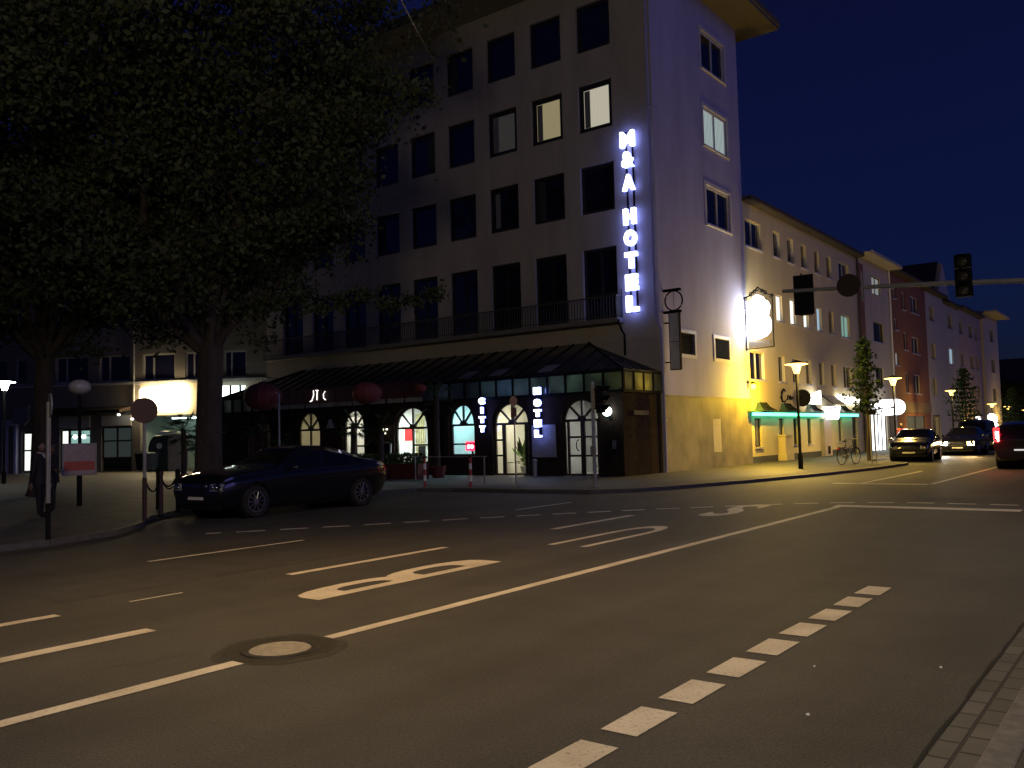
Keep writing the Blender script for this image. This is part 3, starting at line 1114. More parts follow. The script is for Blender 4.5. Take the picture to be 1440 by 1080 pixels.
def letters(name, label, chars, f, u, h, w, d0, d1, off, back=None, glow=None):
    t = empty(name, f(u, chars[-1][1] - h, 0), 0, label, 'illuminated sign')
    for ch, zc in chars:
        mb = MB()
        def fn(v, lo, hi, zc=zc, ch=ch):
            hw = w * (.3 if ch == 'I' else 1.2 if ch == 'M' else 1.05)
            s = (v[0] - lo[0]) / (hi[0] - lo[0]) - .5
            t_ = (v[1] - lo[1]) / (hi[1] - lo[1]) - .5
            dd = (v[2] - lo[2]) / (hi[2] - lo[2])
            return f(u + s * hw, zc + t_ * h, d0 + (d1 - d0) * dd)
        nz = text_into(mb, ch, fn, 1.0, .1, .035 if ch in 'M&' else .07)
        mb.m = [0 if z > .7 else 1 for z in nz]
        mb.build('letter', [white_face, blue_side], t, recalc=False)
    if back:
        b = MB()
        back(b)
        b.build('mounting_rail', M['black'], t)
    return t


letters('vertical_sign', 'tall vertical row of glowing white letters M&A HOTEL near the facade corner',
        [('M', 12.95), ('&', 12.15), ('A', 11.25), ('H', 9.92), ('O', 9.08), ('T', 8.22), ('E', 7.36), ('L', 6.54)], FR, -16.46, .62, .50, .10, .24, .045,
        back=lambda b: (b.fbox(FR, -16.62, -16.58, 6.2, 13.3, 0.0, .098), b.fbox(FR, -16.34, -16.30, 6.2, 13.3, 0.0, .098)))
letters('blade_sign', 'short vertical row of glowing white letters reading CITY left of the entrance door', [('C', 2.98), ('I', 2.62), ('T', 2.26), ('Y', 1.90)], AF, -21.6, .25, .24, .22, .34, .05,
        back=lambda b: (b.fbox(AF, -21.62, -21.58, 1.75, 3.15, .03, .218),))
letters('blade_sign', 'short vertical row of glowing white letters reading HOTEL right of the entrance door', [('H', 3.24), ('O', 2.80), ('T', 2.42), ('E', 2.04), ('L', 1.66)], AF, -18.95, .27, .27, .22, .34, .05,
        back=lambda b: (b.fbox(AF, -18.97, -18.93, 1.5, 3.4, .03, .218),))

# red restaurant fascia over the left half of the annex
rs = empty('fascia_sign', (-31.6, 26.75, 3.12), 0, 'dark red fascia board with small white neon strokes over the annex arches behind the palms', 'sign')
q = MB()
for i in range(9):
    x0 = -34.3 + i * 1.06
    q.box((x0, 26.66, 3.32), (x0 + 1.02, 26.78, 3.98))
q.build('board', M['darkred'], rs)
q = MB()
for i in range(9):
    x0 = -34.3 + i * 1.06
    q.box((x0 + .03, 26.70, 3.12), (x0 + .95, 26.76, 3.30))
q.build('lower_strip', mat('pale_strip', (.3, .28, .27), .6, var=.5, scale=1.5), rs)
q = MB()
FS = plane_map((0, 26.66), (1, 0))
for pts in ([(-31.62, 3.45), (-31.5, 3.7), (-31.52, 3.9)], [(-31.36, 3.9), (-31.18, 3.88)], [(-31.26, 3.88), (-31.28, 3.45)], [(-30.72, 3.82), (-30.84, 3.7), (-30.82, 3.52), (-30.7, 3.44)], [(-31.62, 3.45), (-31.75, 3.4)]):
    q.tube([FS(u, z, .02) for u, z in pts], .02, 6)
q.build('lettering', emit('neon_white', (1, .95, .92), 2.2), rs)

# empty sign bracket and long box sign on the end wall
sg = empty('sign_bracket', (HX1, 30.85, 4), 0, 'empty black ring frame above a tall unlit grey panel on the hotel end wall', 'sign bracket')
q = MB()
cy, cz = 30.15, 6.55
q.tube([(HX1 + .42 + .36 * math.cos(i * math.pi / 14), cy, cz + .37 * math.sin(i * math.pi / 14)) for i in range(29)], .03, 6, caps=False)
q.box((HX1, cy - .05, cz + .36), (HX1 + .72, cy + .05, cz + .46))
q.box((HX1, cy - .05, cz - .47), (HX1 + .72, cy + .05, cz - .37))
q.tube([(HX1 + .42, cy, cz - .37), (HX1 + .42, cy, cz + .37)], .008, 5)
q.build('ring', M['black'], sg)
q = MB()
q.box((HX1 + .24, cy - .06, 3.95), (HX1 + .62, cy + .06, 6.06))
q.build('panel', mat('unlit_sign_face', (.5, .5, .52), .4, var=.2, scale=2), sg)
q = MB()
q.box((HX1 + .62, cy - .065, 3.92), (HX1 + .65, cy + .065, 6.08))
q.box((HX1 + .21, cy - .065, 3.92), (HX1 + .24, cy + .065, 6.08))
q.box((HX1 + .24, cy - .065, 3.92), (HX1 + .62, cy + .065, 3.95))
q.box((HX1 + .24, cy - .064, 4.98), (HX1 + .62, cy + .064, 5.0))
for z in (4.2, 5.7):
    q.box((HX1, cy - .03, z), (HX1 + .21, cy + .03, z + .05))
q.build('panel_frame', M['black'], sg)


# ------------------------------------------------------------------ houses along the street
def house(name, label, cat, y0, y1, zt, wallmat, wins, xo=0.0, depth=10, roof=1.2, eave=.45, roofm=None, win_style=None, plinth=None, chim=(), base=0.0, extra_holes=(), trim=None):
    f = plane_map((HX1 + xo, 0), (0, 1))
    t = empty(name, (HX1 + xo, y0, 0), 0, label, cat)
    holes = [tuple(w[:4]) for w in wins] + list(extra_holes)
    wb = MB()
    wall_holes(wb, f, y0, y1, base, zt, holes, .2)
    X = HX1 + xo
    wb.quad((X, y0, 0), (X - depth, y0, 0), (X - depth, y0, zt), (X, y0, zt))
    wb.quad((X, y1, 0), (X - depth, y1, 0), (X - depth, y1, zt), (X, y1, zt))
    wb.quad((X - depth, y0, 0), (X - depth, y1, 0), (X - depth, y1, zt), (X - depth, y0, zt))
    w = wb.build('wall', wallmat, t, recalc=False)
    for wi in wins:
        a, b, c, d = wi[:4]
        pane = wi[4] if len(wi) > 4 and wi[4] else M['nightglass']
        frm = wi[5] if len(wi) > 5 and wi[5] else M['whiteframe']
        wide = (b - a) > 1.3
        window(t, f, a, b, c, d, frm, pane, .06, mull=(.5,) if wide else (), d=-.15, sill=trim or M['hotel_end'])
    r = MB()
    hh = zt
    r.box((X - depth, y0, hh), (X + eave, y1, hh + .14))
    r.box((X + eave - .06, y0, hh + .02), (X + eave + .06, y1, hh + .2))
    ridge = X - depth * .5
    if roof > 0:
        r.quad((X + eave, y0, hh + .14), (X + eave, y1, hh + .14), (ridge, y1, hh + .14 + roof), (ridge, y0, hh + .14 + roof))
        r.quad((X - depth, y0, hh + .14), (X - depth, y1, hh + .14), (ridge, y1, hh + .14 + roof), (ridge, y0, hh + .14 + roof))
        r.quad((X + eave, y0, hh + .14), (ridge, y0, hh + .14 + roof), (X - depth, y0, hh + .14))
        r.quad((X + eave, y1, hh + .14), (ridge, y1, hh + .14 + roof), (X - depth, y1, hh + .14))
    ro_ = r.build('roof', roofm or M['roofing'], t, recalc=False)
    for (cx, cy, h) in chim:
        c = MB()
        c.box((X - cx - .35, cy - .6, zt), (X - cx + .35, cy + .6, zt + h))
        c.box((X - cx - .42, cy - .67, zt + h), (X - cx + .42, cy + .67, zt + h + .12))
        for k in (-.3, .3): c.lathe([(.12, zt + h + .12), (.1, zt + h + .45)], (X - cx, cy + k, 0), 8)
        c.build('chimney', M['roofing'], ro_)
    return t, f


render_y = mat('pale_yellow_render', (.54, .47, .30), .85, var=.07, scale=1.0, bump=.2, bscale=80, streak=.3)
render_w = mat('grey_white_render', (.52, .455, .35), .85, var=.08, scale=1.0, bump=.2, bscale=80, streak=.3)
render_r = mat('brick_red_render', (.22, .085, .055), .85, var=.1, scale=1.2, bump=.2, bscale=80, streak=.3)
render_c = mat('cream_render', (.50, .43, .32), .85, var=.08, scale=1.0, streak=.3)
render_p = mat('pinkish_render', (.48, .36, .28), .85, var=.08, scale=1.0, streak=.3)
grey_trim = mat('grey_window_trim', (.3, .28, .25), .7)
trim_w = M['whiteframe']
lit_white = lit_window('curtain_white_lit', (1.0, 1.0, .88), 1.3, 3, 'Y', .2)
lit_blue = lit_window('curtain_blue_lit', (.55, .8, 1.0), .7, 3, 'Y', .5)
lit_teal = lit_window('curtain_teal_lit', (.42, .78, .66), .5, 5, 'Y', .5)
lit_faint = lit_window('curtain_faint_lit', (.7, .72, .68), .35, 3, 'Y', .3)
lit_lowwarm = lit_window('curtain_low_warm', (1, .72, .3), .10, 4, 'Y', .4)

z3, z2, z1 = (10.1, 11.38), (6.92, 8.22), (3.9, 5.22)
sx = [(42.15, 43.0), (44.1, 44.95), (46.1, 46.9), (48.25, 49.05), (50.3, 51.15)]
W = [(38.6, 40.5, *z3), (52.6, 54.5, *z3), (38.55, 40.3, *z1), (52.6, 54.2, *z1)] + [(a, b, *z3) for a, b in sx]
W += [(a, b, *z2, p) for (a, b), p in zip(sx, (lit_white, lit_white, lit_white, lit_blue, None))] + [(52.6, 54.2, *z2, lit_teal)]
W += [(a, b, *z1) for a, b in sx]
G = [(38.8, 39.6), (41.85, 42.5), (43.85, 44.45), (45.9, 46.5), (51.1, 51.8)]
W += [(a, b, .8, 2.12, lit_lowwarm if i != 2 else None, M['brown']) for i, (a, b) in enumerate(G)]
yb_, yf = house('yellow_house', 'pale yellow three storey house with green neon strip along its ground floor', 'house', 38.25, 56.3, 12.1, render_y, W, -.06,
                chim=((2.6, 43.4, 1.5), (3.4, 49.5, 1.9), (3.2, 52.8, 1.7), (3.2, 55.3, 1.0)), roof=1.1, extra_holes=[(53.85, 54.9, 0, 2.2)])
p = MB()
p.fbox(yf, 38.3, 41.5, K - .03, .38, 0, .03)
p.fbox(yf, 42.7, 47.9, K - .03, .38, 0, .03)
p.fbox(yf, 49.3, 53.8, K - .03, .38, 0, .03)
p.build('plinth', mat('dark_grey_plinth', (.05, .055, .065), .7), yb_)
p = MB()
p.fbox(yf, 41.62, 42.62, K - .02, .42, 0, .42)
p.fbox(yf, 41.72, 42.52, .42, 1.26, 0, .34)
p.fbox(yf, 41.66, 42.58, 1.26, 1.33, 0, .4)
p.build('pilaster', render_y, yb_)
p = MB()
p.fbox(yf, 47.95, 49.2, K - .02, 2.1, 0, .22)
p.build('porch_pier', mat('pale_pink_render', (.5, .42, .38), .8), yb_)
p = MB()
p.fbox(yf, 48.45, 48.85, .2, .62, .22, .235)
p.build('vent_grille', M['black'], yb_)
p = MB()
p.fbox(yf, 53.85, 54.9, K, 2.2, -.2, -.12)
d = p.build('door', M['brown'], yb_)
p = MB()
p.fbox(yf, 54.7, 54.76, 1.0, 1.2, -.12, -.07)
p.build('handle', M['grey'], d)
p = MB()
p.tube([yf(56.15, 12.1, .08), yf(56.15, K, .08)], .06)
p.build('downpipe', M['brown'], yb_)

# green neon strip
gn = empty('neon_strip', (HX1, 37.85, 2.2), 0, 'long glowing green neon strip along the yellow ground floor', 'neon strip')
p = MB()
p.fbox(yf, 37.8, 53.85, 2.23, 2.37, .30, .38)
p.build('tube', emit('neon_green', (.12, 1, .62), 4), gn)
p = MB()
p.fbox(yf, 37.8, 53.85, 2.385, 2.44, .0, .40)
for y in np.arange(38.3, 53.8, 2.2): p.fbox(yf, y, y + .06, 2.25, 2.385, 0, .298)
p.build('ledge', mat('green_painted_ledge', (.03, .16, .11), .5), gn)

# small pagoda shaped awnings over the windows
green_tile = mat('dark_green_tiles', (.03, .07, .05), .4, var=.3, scale=14)
for i, ((a, b), lb) in enumerate(zip([(38.7, 40.4), (41.75, 43.6), (45.5, 47.2), (50.8, 52.6)],
                                     ('flared dark green roof hood over the first ground floor window of the yellow house', 'flared dark green roof hood beneath the dark script sign',
                                      'flared dark green roof hood beneath the white jagged glowing sign', 'flared dark green roof hood just past the purple lettered box sign'))):
    t = empty('roof_hood', yf((a + b) / 2, 2.45, .2), 0, lb, 'roof hood', 'small green roof hoods on the neon ledge')
    h = MB()
    c = (a + b) / 2
    prof = [(1.0, 2.45, .55), (.82, 2.50, .42), (.6, 2.62, .28), (.42, 2.85, .14)]
    for (s0, zz0, e0_), (s1, zz1, e1_) in zip(prof, prof[1:]):
        w0, w1 = (b - a) / 2 * s0, (b - a) / 2 * s1
        h.add([yf(c - w0, zz0, .02), yf(c - w0, zz0, e0_), yf(c + w0, zz0, e0_), yf(c + w0, zz0, .02), yf(c - w1, zz1, .02), yf(c - w1, zz1, e1_), yf(c + w1, zz1, e1_), yf(c + w1, zz1, .02)],
              [(0, 1, 5, 4), (1, 2, 6, 5), (2, 3, 7, 6), (0, 3, 7, 4), (4, 5, 6, 7), (0, 1, 2, 3)])
    h.build('tiles', green_tile, t)
    h = MB()
    for k in range(5):
        u = c + (b - a) * .42 * (k / 4 - .5)
        h.tube([yf(u, 2.86, .15), yf(u + (u - c) * .3, 2.64, .30), yf(u + (u - c) * 1.0, 2.47, .54)], .025, 5)
    h.build('ridge_ribs', M['black'], t)

# script sign, glowing jagged sign, box with purple letters, striped canopy, long glowing sign
t = empty('script_sign', yf(43.0, 3.0, .1), 0, 'dark curled script lettering on the yellow wall above the neon strip', 'sign')
q = MB()
cc = [(42.75, 3.45), (42.45, 3.55), (42.2, 3.4), (42.1, 3.15), (42.25, 2.95), (42.55, 2.93), (42.8, 3.05)]
q.tube([yf(u, z, .09) for u, z in cc], [.02, .05, .06, .06, .05, .04, .02], 6)
q.tube([yf(u, z, .09) for u, z in [(42.9, 3.05), (43.0, 3.25), (43.2, 3.22), (43.15, 3.05), (43.35, 3.25), (43.4, 3.05), (43.6, 3.2), (43.75, 3.1)]], .03, 6)
for u in (42.3, 43.1, 43.7): q.tube([yf(u, 3.06, .09), yf(u, 3.06, 0)], .012, 4)
q.build('lettering', M['black'], t)
dk = MB()
dk.lathe([(0, -.04), (.42, -.04), (.44, 0), (.42, .04), (0, .04)], yf(44.5, 3.15, .3), 24, 'y')
dk.fbox(yf, 44.46, 44.54, 3.1, 3.2, 0, .3)
tag(dk.build('disc_sign', M['black']), 'dark round projecting disc above the neon strip behind the street lamp', 'sign')
t = empty('jagged_sign', yf(45.2, 2.85, .2), 0, 'glowing white sign with jagged top edge above the neon strip', 'illuminated sign')
q = MB()
q.prism([(45.05, 2.98), (45.5, 2.88), (47.3, 2.86), (47.3, 3.6), (47.05, 3.4), (46.85, 3.52), (46.6, 3.34), (46.35, 3.44), (46.05, 3.25), (45.8, 3.3), (45.5, 3.1)], yf, .2, .34)
q.build('face', emit('jagged_glow', (1, .98, .92), 6), t)
q = MB()
for u in (45.6, 47.0): q.fbox(yf, u, u + .05, 2.9, 3.1, 0, .198)
q.build('bracket', M['black'], t)
BX = plane_map((HX1, 48.4), (1, 0))
t = empty('box_sign', (HX1 + .3, 48.4, 2.1), 0, 'white glowing box sign with purple letter shapes on its upper edge', 'illuminated sign')
q = MB()
q.prism([(.12, 2.06), (.74, 2.06), (.86, 2.76), (.02, 2.76)], BX, -.25, .0)
q.build('box', emit('box_glow', (1, .93, 1), 5), t)
q = MB()
for i in range(4): q.fbox(BX, .38 + i * .11, .46 + i * .11, 2.52, 2.7 - .03 * (i % 2), .002, .02)
q.fbox(BX, .36, .82, 2.68, 2.73, .002, .016)
q.build('letter_shapes', emit('purple_glow', (.16, .03, .75), 1.6), t)
t = empty('striped_canopy', yf(49, 2.9, 0), 0, 'small black and white striped canopy above the purple lettered box sign', 'canopy')
for k in range(9):
    q = MB()
    a, b = 48.2 + k * .25, 48.2 + (k + 1) * .25
    q.hexa([yf(a, 2.85, .75), yf(b, 2.85, .75), yf(b, 2.85, .72), yf(a, 2.85, .72), yf(a, 3.4, .03), yf(b, 3.4, .03), yf(b, 3.38, .0), yf(a, 3.38, .0)])
    q.build('stripe', M['black'] if k % 2 == 0 else M['white'], t)
t = empty('long_sign', yf(52.5, 2.9, .1), 0, 'long glowing white sign at the far end of the yellow house behind the tree', 'illuminated sign')
q = MB()
q.prism([(50.75, 2.92), (54.5, 2.92), (54.5, 3.3), (53.9, 3.42), (53.2, 3.36), (52.4, 3.45), (51.6, 3.36), (50.75, 3.5)], yf, .12, .3)
q.build('face', emit('long_glow', (1, .95, .8), 5), t)
q = MB()
for u in (51.2, 52.6, 54.0): q.fbox(yf, u, u + .05, 3.0, 3.2, 0, .118)
q.build('bracket', M['black'], t)

# ornate projecting sign lit white at the corner of hotel and yellow house
t = empty('ornate_sign', (-15.4, 38.0, 5.2), 0, 'large glaring white projecting sign with scrolled top between hotel and yellow house', 'illuminated sign')
OS = plane_map((-15.36, 37.95), (1, 0))
q = MB()
q.prism([(.10, 5.74), (.2, 5.62), (.55, 5.66), (.9, 5.78), (1.06, 5.95), (1.1, 6.2), (1.08, 6.5), (.98, 6.66), (1.04, 6.85), (1.08, 7.1), (1.0, 7.3), (.86, 7.38), (.78, 7.52), (.6, 7.62), (.42, 7.52), (.34, 7.38), (.18, 7.3), (.1, 7.1), (.14, 6.85), (.2, 6.66), (.1, 6.5), (.08, 6.1)], OS, -.15, .15)
q.build('light_box', emit('ornate_glow', (1, 1, .97), 19), t)
q = MB()
for (cx, cz, r_, s) in ((.28, 7.68, .12, 1), (.92, 7.68, .12, -1), (.6, 7.86, .1, 1), (.02, 7.5, .1, -1), (1.2, 7.5, .1, 1), (.45, 7.78, .09, -1), (.77, 7.78, .09, 1)):
    q.tube([OS(cx + s * (r_ * (1 - k / 18)) * math.cos(k * .55), cz + r_ * (1 - k / 18) * math.sin(k * .55), .0) for k in range(16)], .025, 5)
q.tube([OS(-.06, 7.55, 0), OS(.2, 7.62, 0), OS(.6, 7.98, 0), OS(1.0, 7.62, 0), OS(1.26, 7.55, 0)], .03, 6)
q.build('scroll_work', M['black'], t)
q = MB()
q.tube([OS(-.02, 5.15, 0), OS(-.02, 7.6, 0)], .03, 6)
q.tube([OS(1.24, 5.25, 0), OS(1.24, 7.6, 0)], .03, 6)
q.tube([OS(-.12, 5.22, 0), OS(1.24, 5.25, 0)], .025, 6)
q.tube([OS(-.1, 7.1, 0), OS(.04, 7.1, 0)], .025, 6)
q.build('bracket', M['black'], t)
q = MB()
q.fbox(OS, .1, 1.12, 5.27, 5.55, -.04, .04)
q.build('plaque', M['grey'], t)
# small lamp added under the ornate sign for the corner's yellow glow, source unseen
t = empty('added_wall_lamp', (-15.44, 37.9, 3.5), 0, 'added yellow wall lamp low on the corner under the glaring projecting sign', 'wall lamp')
q = MB()
q.lathe([(.05, 3.42), (.1, 3.46), (.1, 3.62), (.06, 3.64)], (-15.14, 37.95, 0), 12)
q.build('glass', emit('yellow_glow', (1, .62, .04), 14), t)
q = MB()
q.lathe([(.14, 3.642), (.12, 3.68), (.03, 3.74)], (-15.14, 37.95, 0), 12)
q.tube([(-15.44, 37.95, 3.72), (-15.14, 37.95, 3.74)], .02, 6)
q.build('hood', M['black'], t)
ld = bpy.data.lights.new('yellow_glow_fill', 'POINT')
ld.energy = 1150
ld.color = (1, .60, .03)
ld.shadow_soft_size = .08
lo_ = bpy.data.objects.new('yellow_glow_fill', ld)
COL.objects.link(lo_)
lo_.parent = t
lo_.location = (1.25, -.25, -.15)  # added fill stands off the wall to widen the yellow glow

# second house, pale with a tall shop
shop_glow = emit('shop_glow', (.93, 1, 1), 3.2)
W = [(59.3, 61.4, 10.2, 11.4, lit_faint, M['brown']), (59.2, 61.6, 7.1, 8.4, None, M['brown']), (59.3, 61.1, 4.2, 5.45, None, M['brown'])]
b2, f2 = house('grey_house', 'narrow grey white house with brown windows above a brightly lit shop', 'house', 56.31, 63.5, 12.25, render_w, W, .0, roof=.5, eave=.9, roofm=render_w,
               extra_holes=[(57.7, 61.4, K, 3.1)])
p = MB()
p.fbox(f2, 57.7, 61.4, K, 3.1, -.18, -.14)
g_ = p.build('shop_window', shop_glow, b2)
p = MB()
for u in (57.7, 58.6, 59.5, 60.4, 61.32): p.fbox(f2, u, u + .08, K, 3.1, -.139, -.08)
p.fbox(f2, 57.78, 61.32, 2.35, 2.43, -.139, -.09)
p.build('frame', M['darkframe'], g_)
p = MB()
p.fbox(f2, 62.0, 62.9, K, 2.4, .0, .03)
p.build('door', M['darkframe'], b2)
p = MB()
p.fbox(f2, 56.33, 57.3, K, 11.8, .0, .04)
p.build('edge_strip', render_r, b2)
p = MB()
p.tube([f2(63.4, 12.2, .1), f2(63.4, K, .1)], .055)
p.build('downpipe', M['white'], b2)
t = empty('oval_sign', (HX1, 59.5, 2.3), 0, 'big glowing white rounded sign projecting over the shop by the parked black car', 'illuminated sign')
OV = plane_map((HX1, 59.5), (1, 0))
q = MB()
poly = [(.75 + .34 * (1 if math.cos(a) > 0 else -1) + .5 * math.cos(a), 2.82 + .5 * math.sin(a)) for a in [i * math.pi / 14 for i in range(28)]]
q.prism(poly, OV, -.15, .15)
q.build('light_box', emit('oval_glow', (1, 1, .98), 6), t)
q = MB()
q.lathe([(0, 59.32), (.1, 59.33), (.1, 59.345)], (HX1 + .85, 0, 2.8), 12, 'y')
q.fbox(OV, 0, .1, 2.78, 2.86, -.04, .04)
q.build('emblem_dot', M['grey'], t)

# red house
W = []
for (a, b, c, d_) in [(64.5, 65.3, 10.5, 11.25), (66.9, 67.9, 9.95, 11.25), (69.6, 71.8, 10.0, 11.25), (64.6, 65.4, 8.3, 9.1), (66.95, 67.95, 7.05, 8.35), (69.4, 71.6, 6.95, 8.2), (64.4, 65.3, 5.8, 6.7),
                      (67.0, 67.9, 3.95, 5.4), (69.4, 71.5, 3.95, 5.4)]:
    W.append((a, b, c, d_, lit_faint if (a, c) == (64.4, 5.8) else None))
b3, f3 = house('red_house', 'red rendered house between the grey shop house and the pale gabled house', 'house', 63.51, 74.4, 12.25, render_r, W, .0, roof=1.8, eave=.5,
               extra_holes=[(66.7, 72.5, .6, 2.3)])
p = MB()
p.fbox(f3, 66.7, 72.5, .6, 2.3, -.18, -.14)
g_ = p.build('shop_window', lit_window('shop_dim', (.8, .75, .5), .12, 1, 'Y', .6), b3)
p = MB()
for u in (66.7, 69.6, 72.42): p.fbox(f3, u, u + .08, .6, 2.3, -.139, -.08)
p.build('frame', M['darkframe'], g_)
p = MB()
p.fbox(f3, 63.52, 74.38, 2.55, 3.3, .0, .06)
p.build('fascia', mat('brown_fascia', (.2, .13, .07), .7), b3)

W = [(75.6, 77.3, 9.9, 11.15), (75.6, 77.2, 6.85, 8.2), (75.4, 77.0, 3.9, 5.35)]
b4, f4 = house('gabled_house', 'pale grey house with a pointed gable beyond the red house', 'house', 74.41, 80.9, 12.2, render_w, W, .0, roof=1.4, eave=.4, extra_holes=[(74.9, 77.6, K, 2.4)])
p = MB()
p.prism([(79.0, 12.42), (83.6, 12.42), (81.3, 15.3)], f4, -.3, .06)
p.build('gable', render_w, b4)
p = MB()
p.prism([(78.7, 12.36), (83.9, 12.36), (81.3, 15.5)], f4, -9, -.301)
p.build('gable_roof', M['roofing'], b4)
p = MB()
p.fbox(f4, 74.9, 77.6, K, 2.4, -.18, -.1)
d = p.build('door', M['brown'], b4)
p = MB()
p.fbox(f4, 76.3, 77.3, .5, 2.25, -.099, -.08)
p.build('pane', lit_window('door_warm', (1, .72, .3), .14, 2, 'Y'), d)
W = [(82.6, 84.4, 9.85, 11.15), (82.5, 84.2, 6.8, 8.2, lit_blue), (82.5, 84.2, 3.9, 5.3)]
b5, f5 = house('cream_house', 'cream house with a single blue lit window beyond the gabled house', 'house', 80.91, 86.9, 11.9, render_c, W, .0, roof=1.2, extra_holes=[])
W = [(a, b, c, d_) for (c, d_) in ((9.75, 11.0), (6.8, 8.1), (3.9, 5.2)) for (a, b) in ((87.4, 88.9), (91.9, 93.8), (95.2, 96.4))]
b6, f6 = house('pink_house', 'pinkish house with three window columns near the end of the row', 'house', 86.91, 98.2, 12.1, render_p, W, .0, roof=1.0)
W = [(102, 104.2, 10.05, 11.35), (102, 104.2, 6.9, 8.35), (102, 104.2, 3.9, 5.3)]
b7, f7 = house('end_house', 'pale house with flat overhanging eave closing the row at the street bend', 'house', 98.21, 107, 12.7, render_w, W, .25, roof=.2, eave=1.2, roofm=render_w)
# lit shop fronts near the bend
for (y0, y1, h, bld, fm, st) in ((88, 90.5, 2.0, b6, f6, 1.5), (93, 95.5, 2.3, b6, f6, 3.0), (100, 103.5, 2.4, b7, f7, 2.4)):
    p = MB()
    p.fbox(fm, y0, y1, .3, h, .0, .05)
    p.build('shop_window', emit('far_shop_glow', (.95, .95, 1), st), bld)
t = empty('lollipop_sign', (-11.5, 76, K), 0, 'round glowing white sign on a post at the kerb beyond the second street tree', 'illuminated sign')
q = MB()
q.lathe([(0, -.08), (.27, -.08), (.3, 0), (.27, .08), (0, .08)], (-11.5, 76, 2.1), 18, 'y')
q.build('face', emit('round_glow', (1, 1, 1), 5), t)
q = MB()
q.tube([(-11.5, 76, K), (-11.5, 76, 1.84)], .04)
q.build('post', M['black'], t)
t = empty('pillar_sign', (-11.75, 78.5, K), 0, 'glowing white pillar sign standing by the kerb far down the street', 'illuminated sign')
q = MB()
q.prism([(-.35, .25), (.35, .25), (.3, 1.5), (.05, 1.75), (-.35, 1.6)], plane_map((-11.75, 78.5), (1, 0)), -.1, .1)
q.build('face', emit('pillar_glow', (1, .97, .97), 3.5), t)
q = MB()
q.box((-12.0, 78.3, K), (-11.5, 78.7, .249))
q.build('base', M['black'], t)

# dark houses across the end of the street
dark_r = mat('dark_brick', (.06, .05, .045), .9, var=.2, scale=2)
for (x0, x1, y0, y1, h, ro_h, lb) in ((-24, -15.3, 132, 142, 7.0, 3.4, 'dark house closing the view at the street bend behind the pale end house'),
                                      (-15.2, -3, 134, 144, 6.6, 4.2, 'dark roofed house at the end of the street at the right edge')):
    t = empty('dark_house', ((x0 + x1) / 2, y0, 0), 0, lb, 'house')
    q = MB()
    fz = plane_map((0, y0), (1, 0))
    hs = [(x0 + 1.2 + i * 2.4, x0 + 2.2 + i * 2.4, z, z + 1.3) for i in range(int((x1 - x0 - 2) / 2.4)) for z in (1.1, 4.2)]
    wall_holes(q, fz, x0, x1, 0, h, hs, .2)
    q.box((x0 + .01, y0 + .3, 0), (x1 - .01, y1, h))
    q.build('wall', dark_r, t, recalc=False)
    for hh in hs:
        window(t, fz, *hh, M['darkframe'], M['nightglass'], .07)
    q = MB()
    q.prism([(y0 - .4, h), (y1 + .4, h), ((y0 + y1) / 2, h + ro_h)], (lambda a, b: (lambda u, z, d=0: (a - .3 if d < .5 else b + .3, u, z)))(x0, x1), 0, 1)
    q.build('roof', M['roofing'], t)


# ------------------------------------------------------------------ building behind the plaza
LP = (-56.0, 24.5)
LF = plane_map(LP, (.875, .484))
lb_mat = mat('brown_grey_render', (.13, .115, .10), .9, var=.12, scale=1.0, streak=.3)
lb_low = mat('tan_render', (.3, .26, .2), .9, var=.1, scale=1.0)
lb = empty('plaza_building', (*LP, 0), 0, 'long dark building behind the plaza with rows of windows over ground floor shops', 'building')
ws = [(-9.5, -7.4), (-6.9, -4.8), (-4.2, -3.0), (-2.4, -.75), (-.2, .55), (2.45, 4.6), (5.3, 7.3), (8.1, 10.15), (10.8, 12.4), (13.2, 14.6)]
hs = [(a, b, 5.42, 7.0) for a, b in ws] + [(a, b, 8.6, 10.2) for a, b in ws] + [(a, b, 11.8, 13.4) for a, b in ws]
lows = [(-6.5, -2.0, K, 3.2), (.25, 1.05, K, 2.6), (2.75, 4.75, K, 2.7), (5.45, 7.4, K, 2.75), (7.95, 11.9, K, 3.3), (12.6, 15.5, .8, 2.2)]
q = MB()
wall_holes(q, LF, -26, 15.9, 0, 16, hs + lows, .25)
q.quad(LF(15.9, 0), LF(15.9, 0, -12), LF(15.9, 16, -12), LF(15.9, 16))
q.quad(LF(-26, 16), LF(15.9, 16), LF(15.9, 16, -12), LF(-26, 16, -12))
q.quad(LF(-26, 0, -12), LF(15.9, 0, -12), LF(15.9, 16, -12), LF(-26, 16, -12))
q.quad(LF(-26, 0), LF(-26, 0, -12), LF(-26, 16, -12), LF(-26, 16))
q.build('wall', lb_mat, lb, recalc=False)
greyframe = mat('grey_window_frame', (.3, .29, .27), .6)
for (a, b, c, d_) in hs:
    window(lb, LF, a, b, c, d_, greyframe, M['nightglass'], .09, mull=(.32,) if b - a > 1 else (), d=-.18)
q = MB()
q.fbox(LF, -26, 15.9, 5.22, 5.36, 0, .14)
q.build('ledge', greyframe, lb)
q = MB()
q.tube([LF(7.6, 16, .1), LF(7.6, 3.6, .1)], .06)
q.build('downpipe', M['polegrey'], lb)
q = MB()
q.fbox(LF, 7.95, 15.6, 3.35, 5.2, 0, .03)
q.build('shop_wall_band', lb_low, lb)
q = MB()
q.hexa([LF(2.5, 3.55, 1.4), LF(7.5, 3.55, 1.4), LF(7.5, 3.7, 0), LF(2.5, 3.7, 0), LF(2.5, 3.7, 1.4), LF(7.5, 3.7, 1.4), LF(7.5, 3.95, 0), LF(2.5, 3.95, 0)])
q.build('canopy', M['annex'], lb)
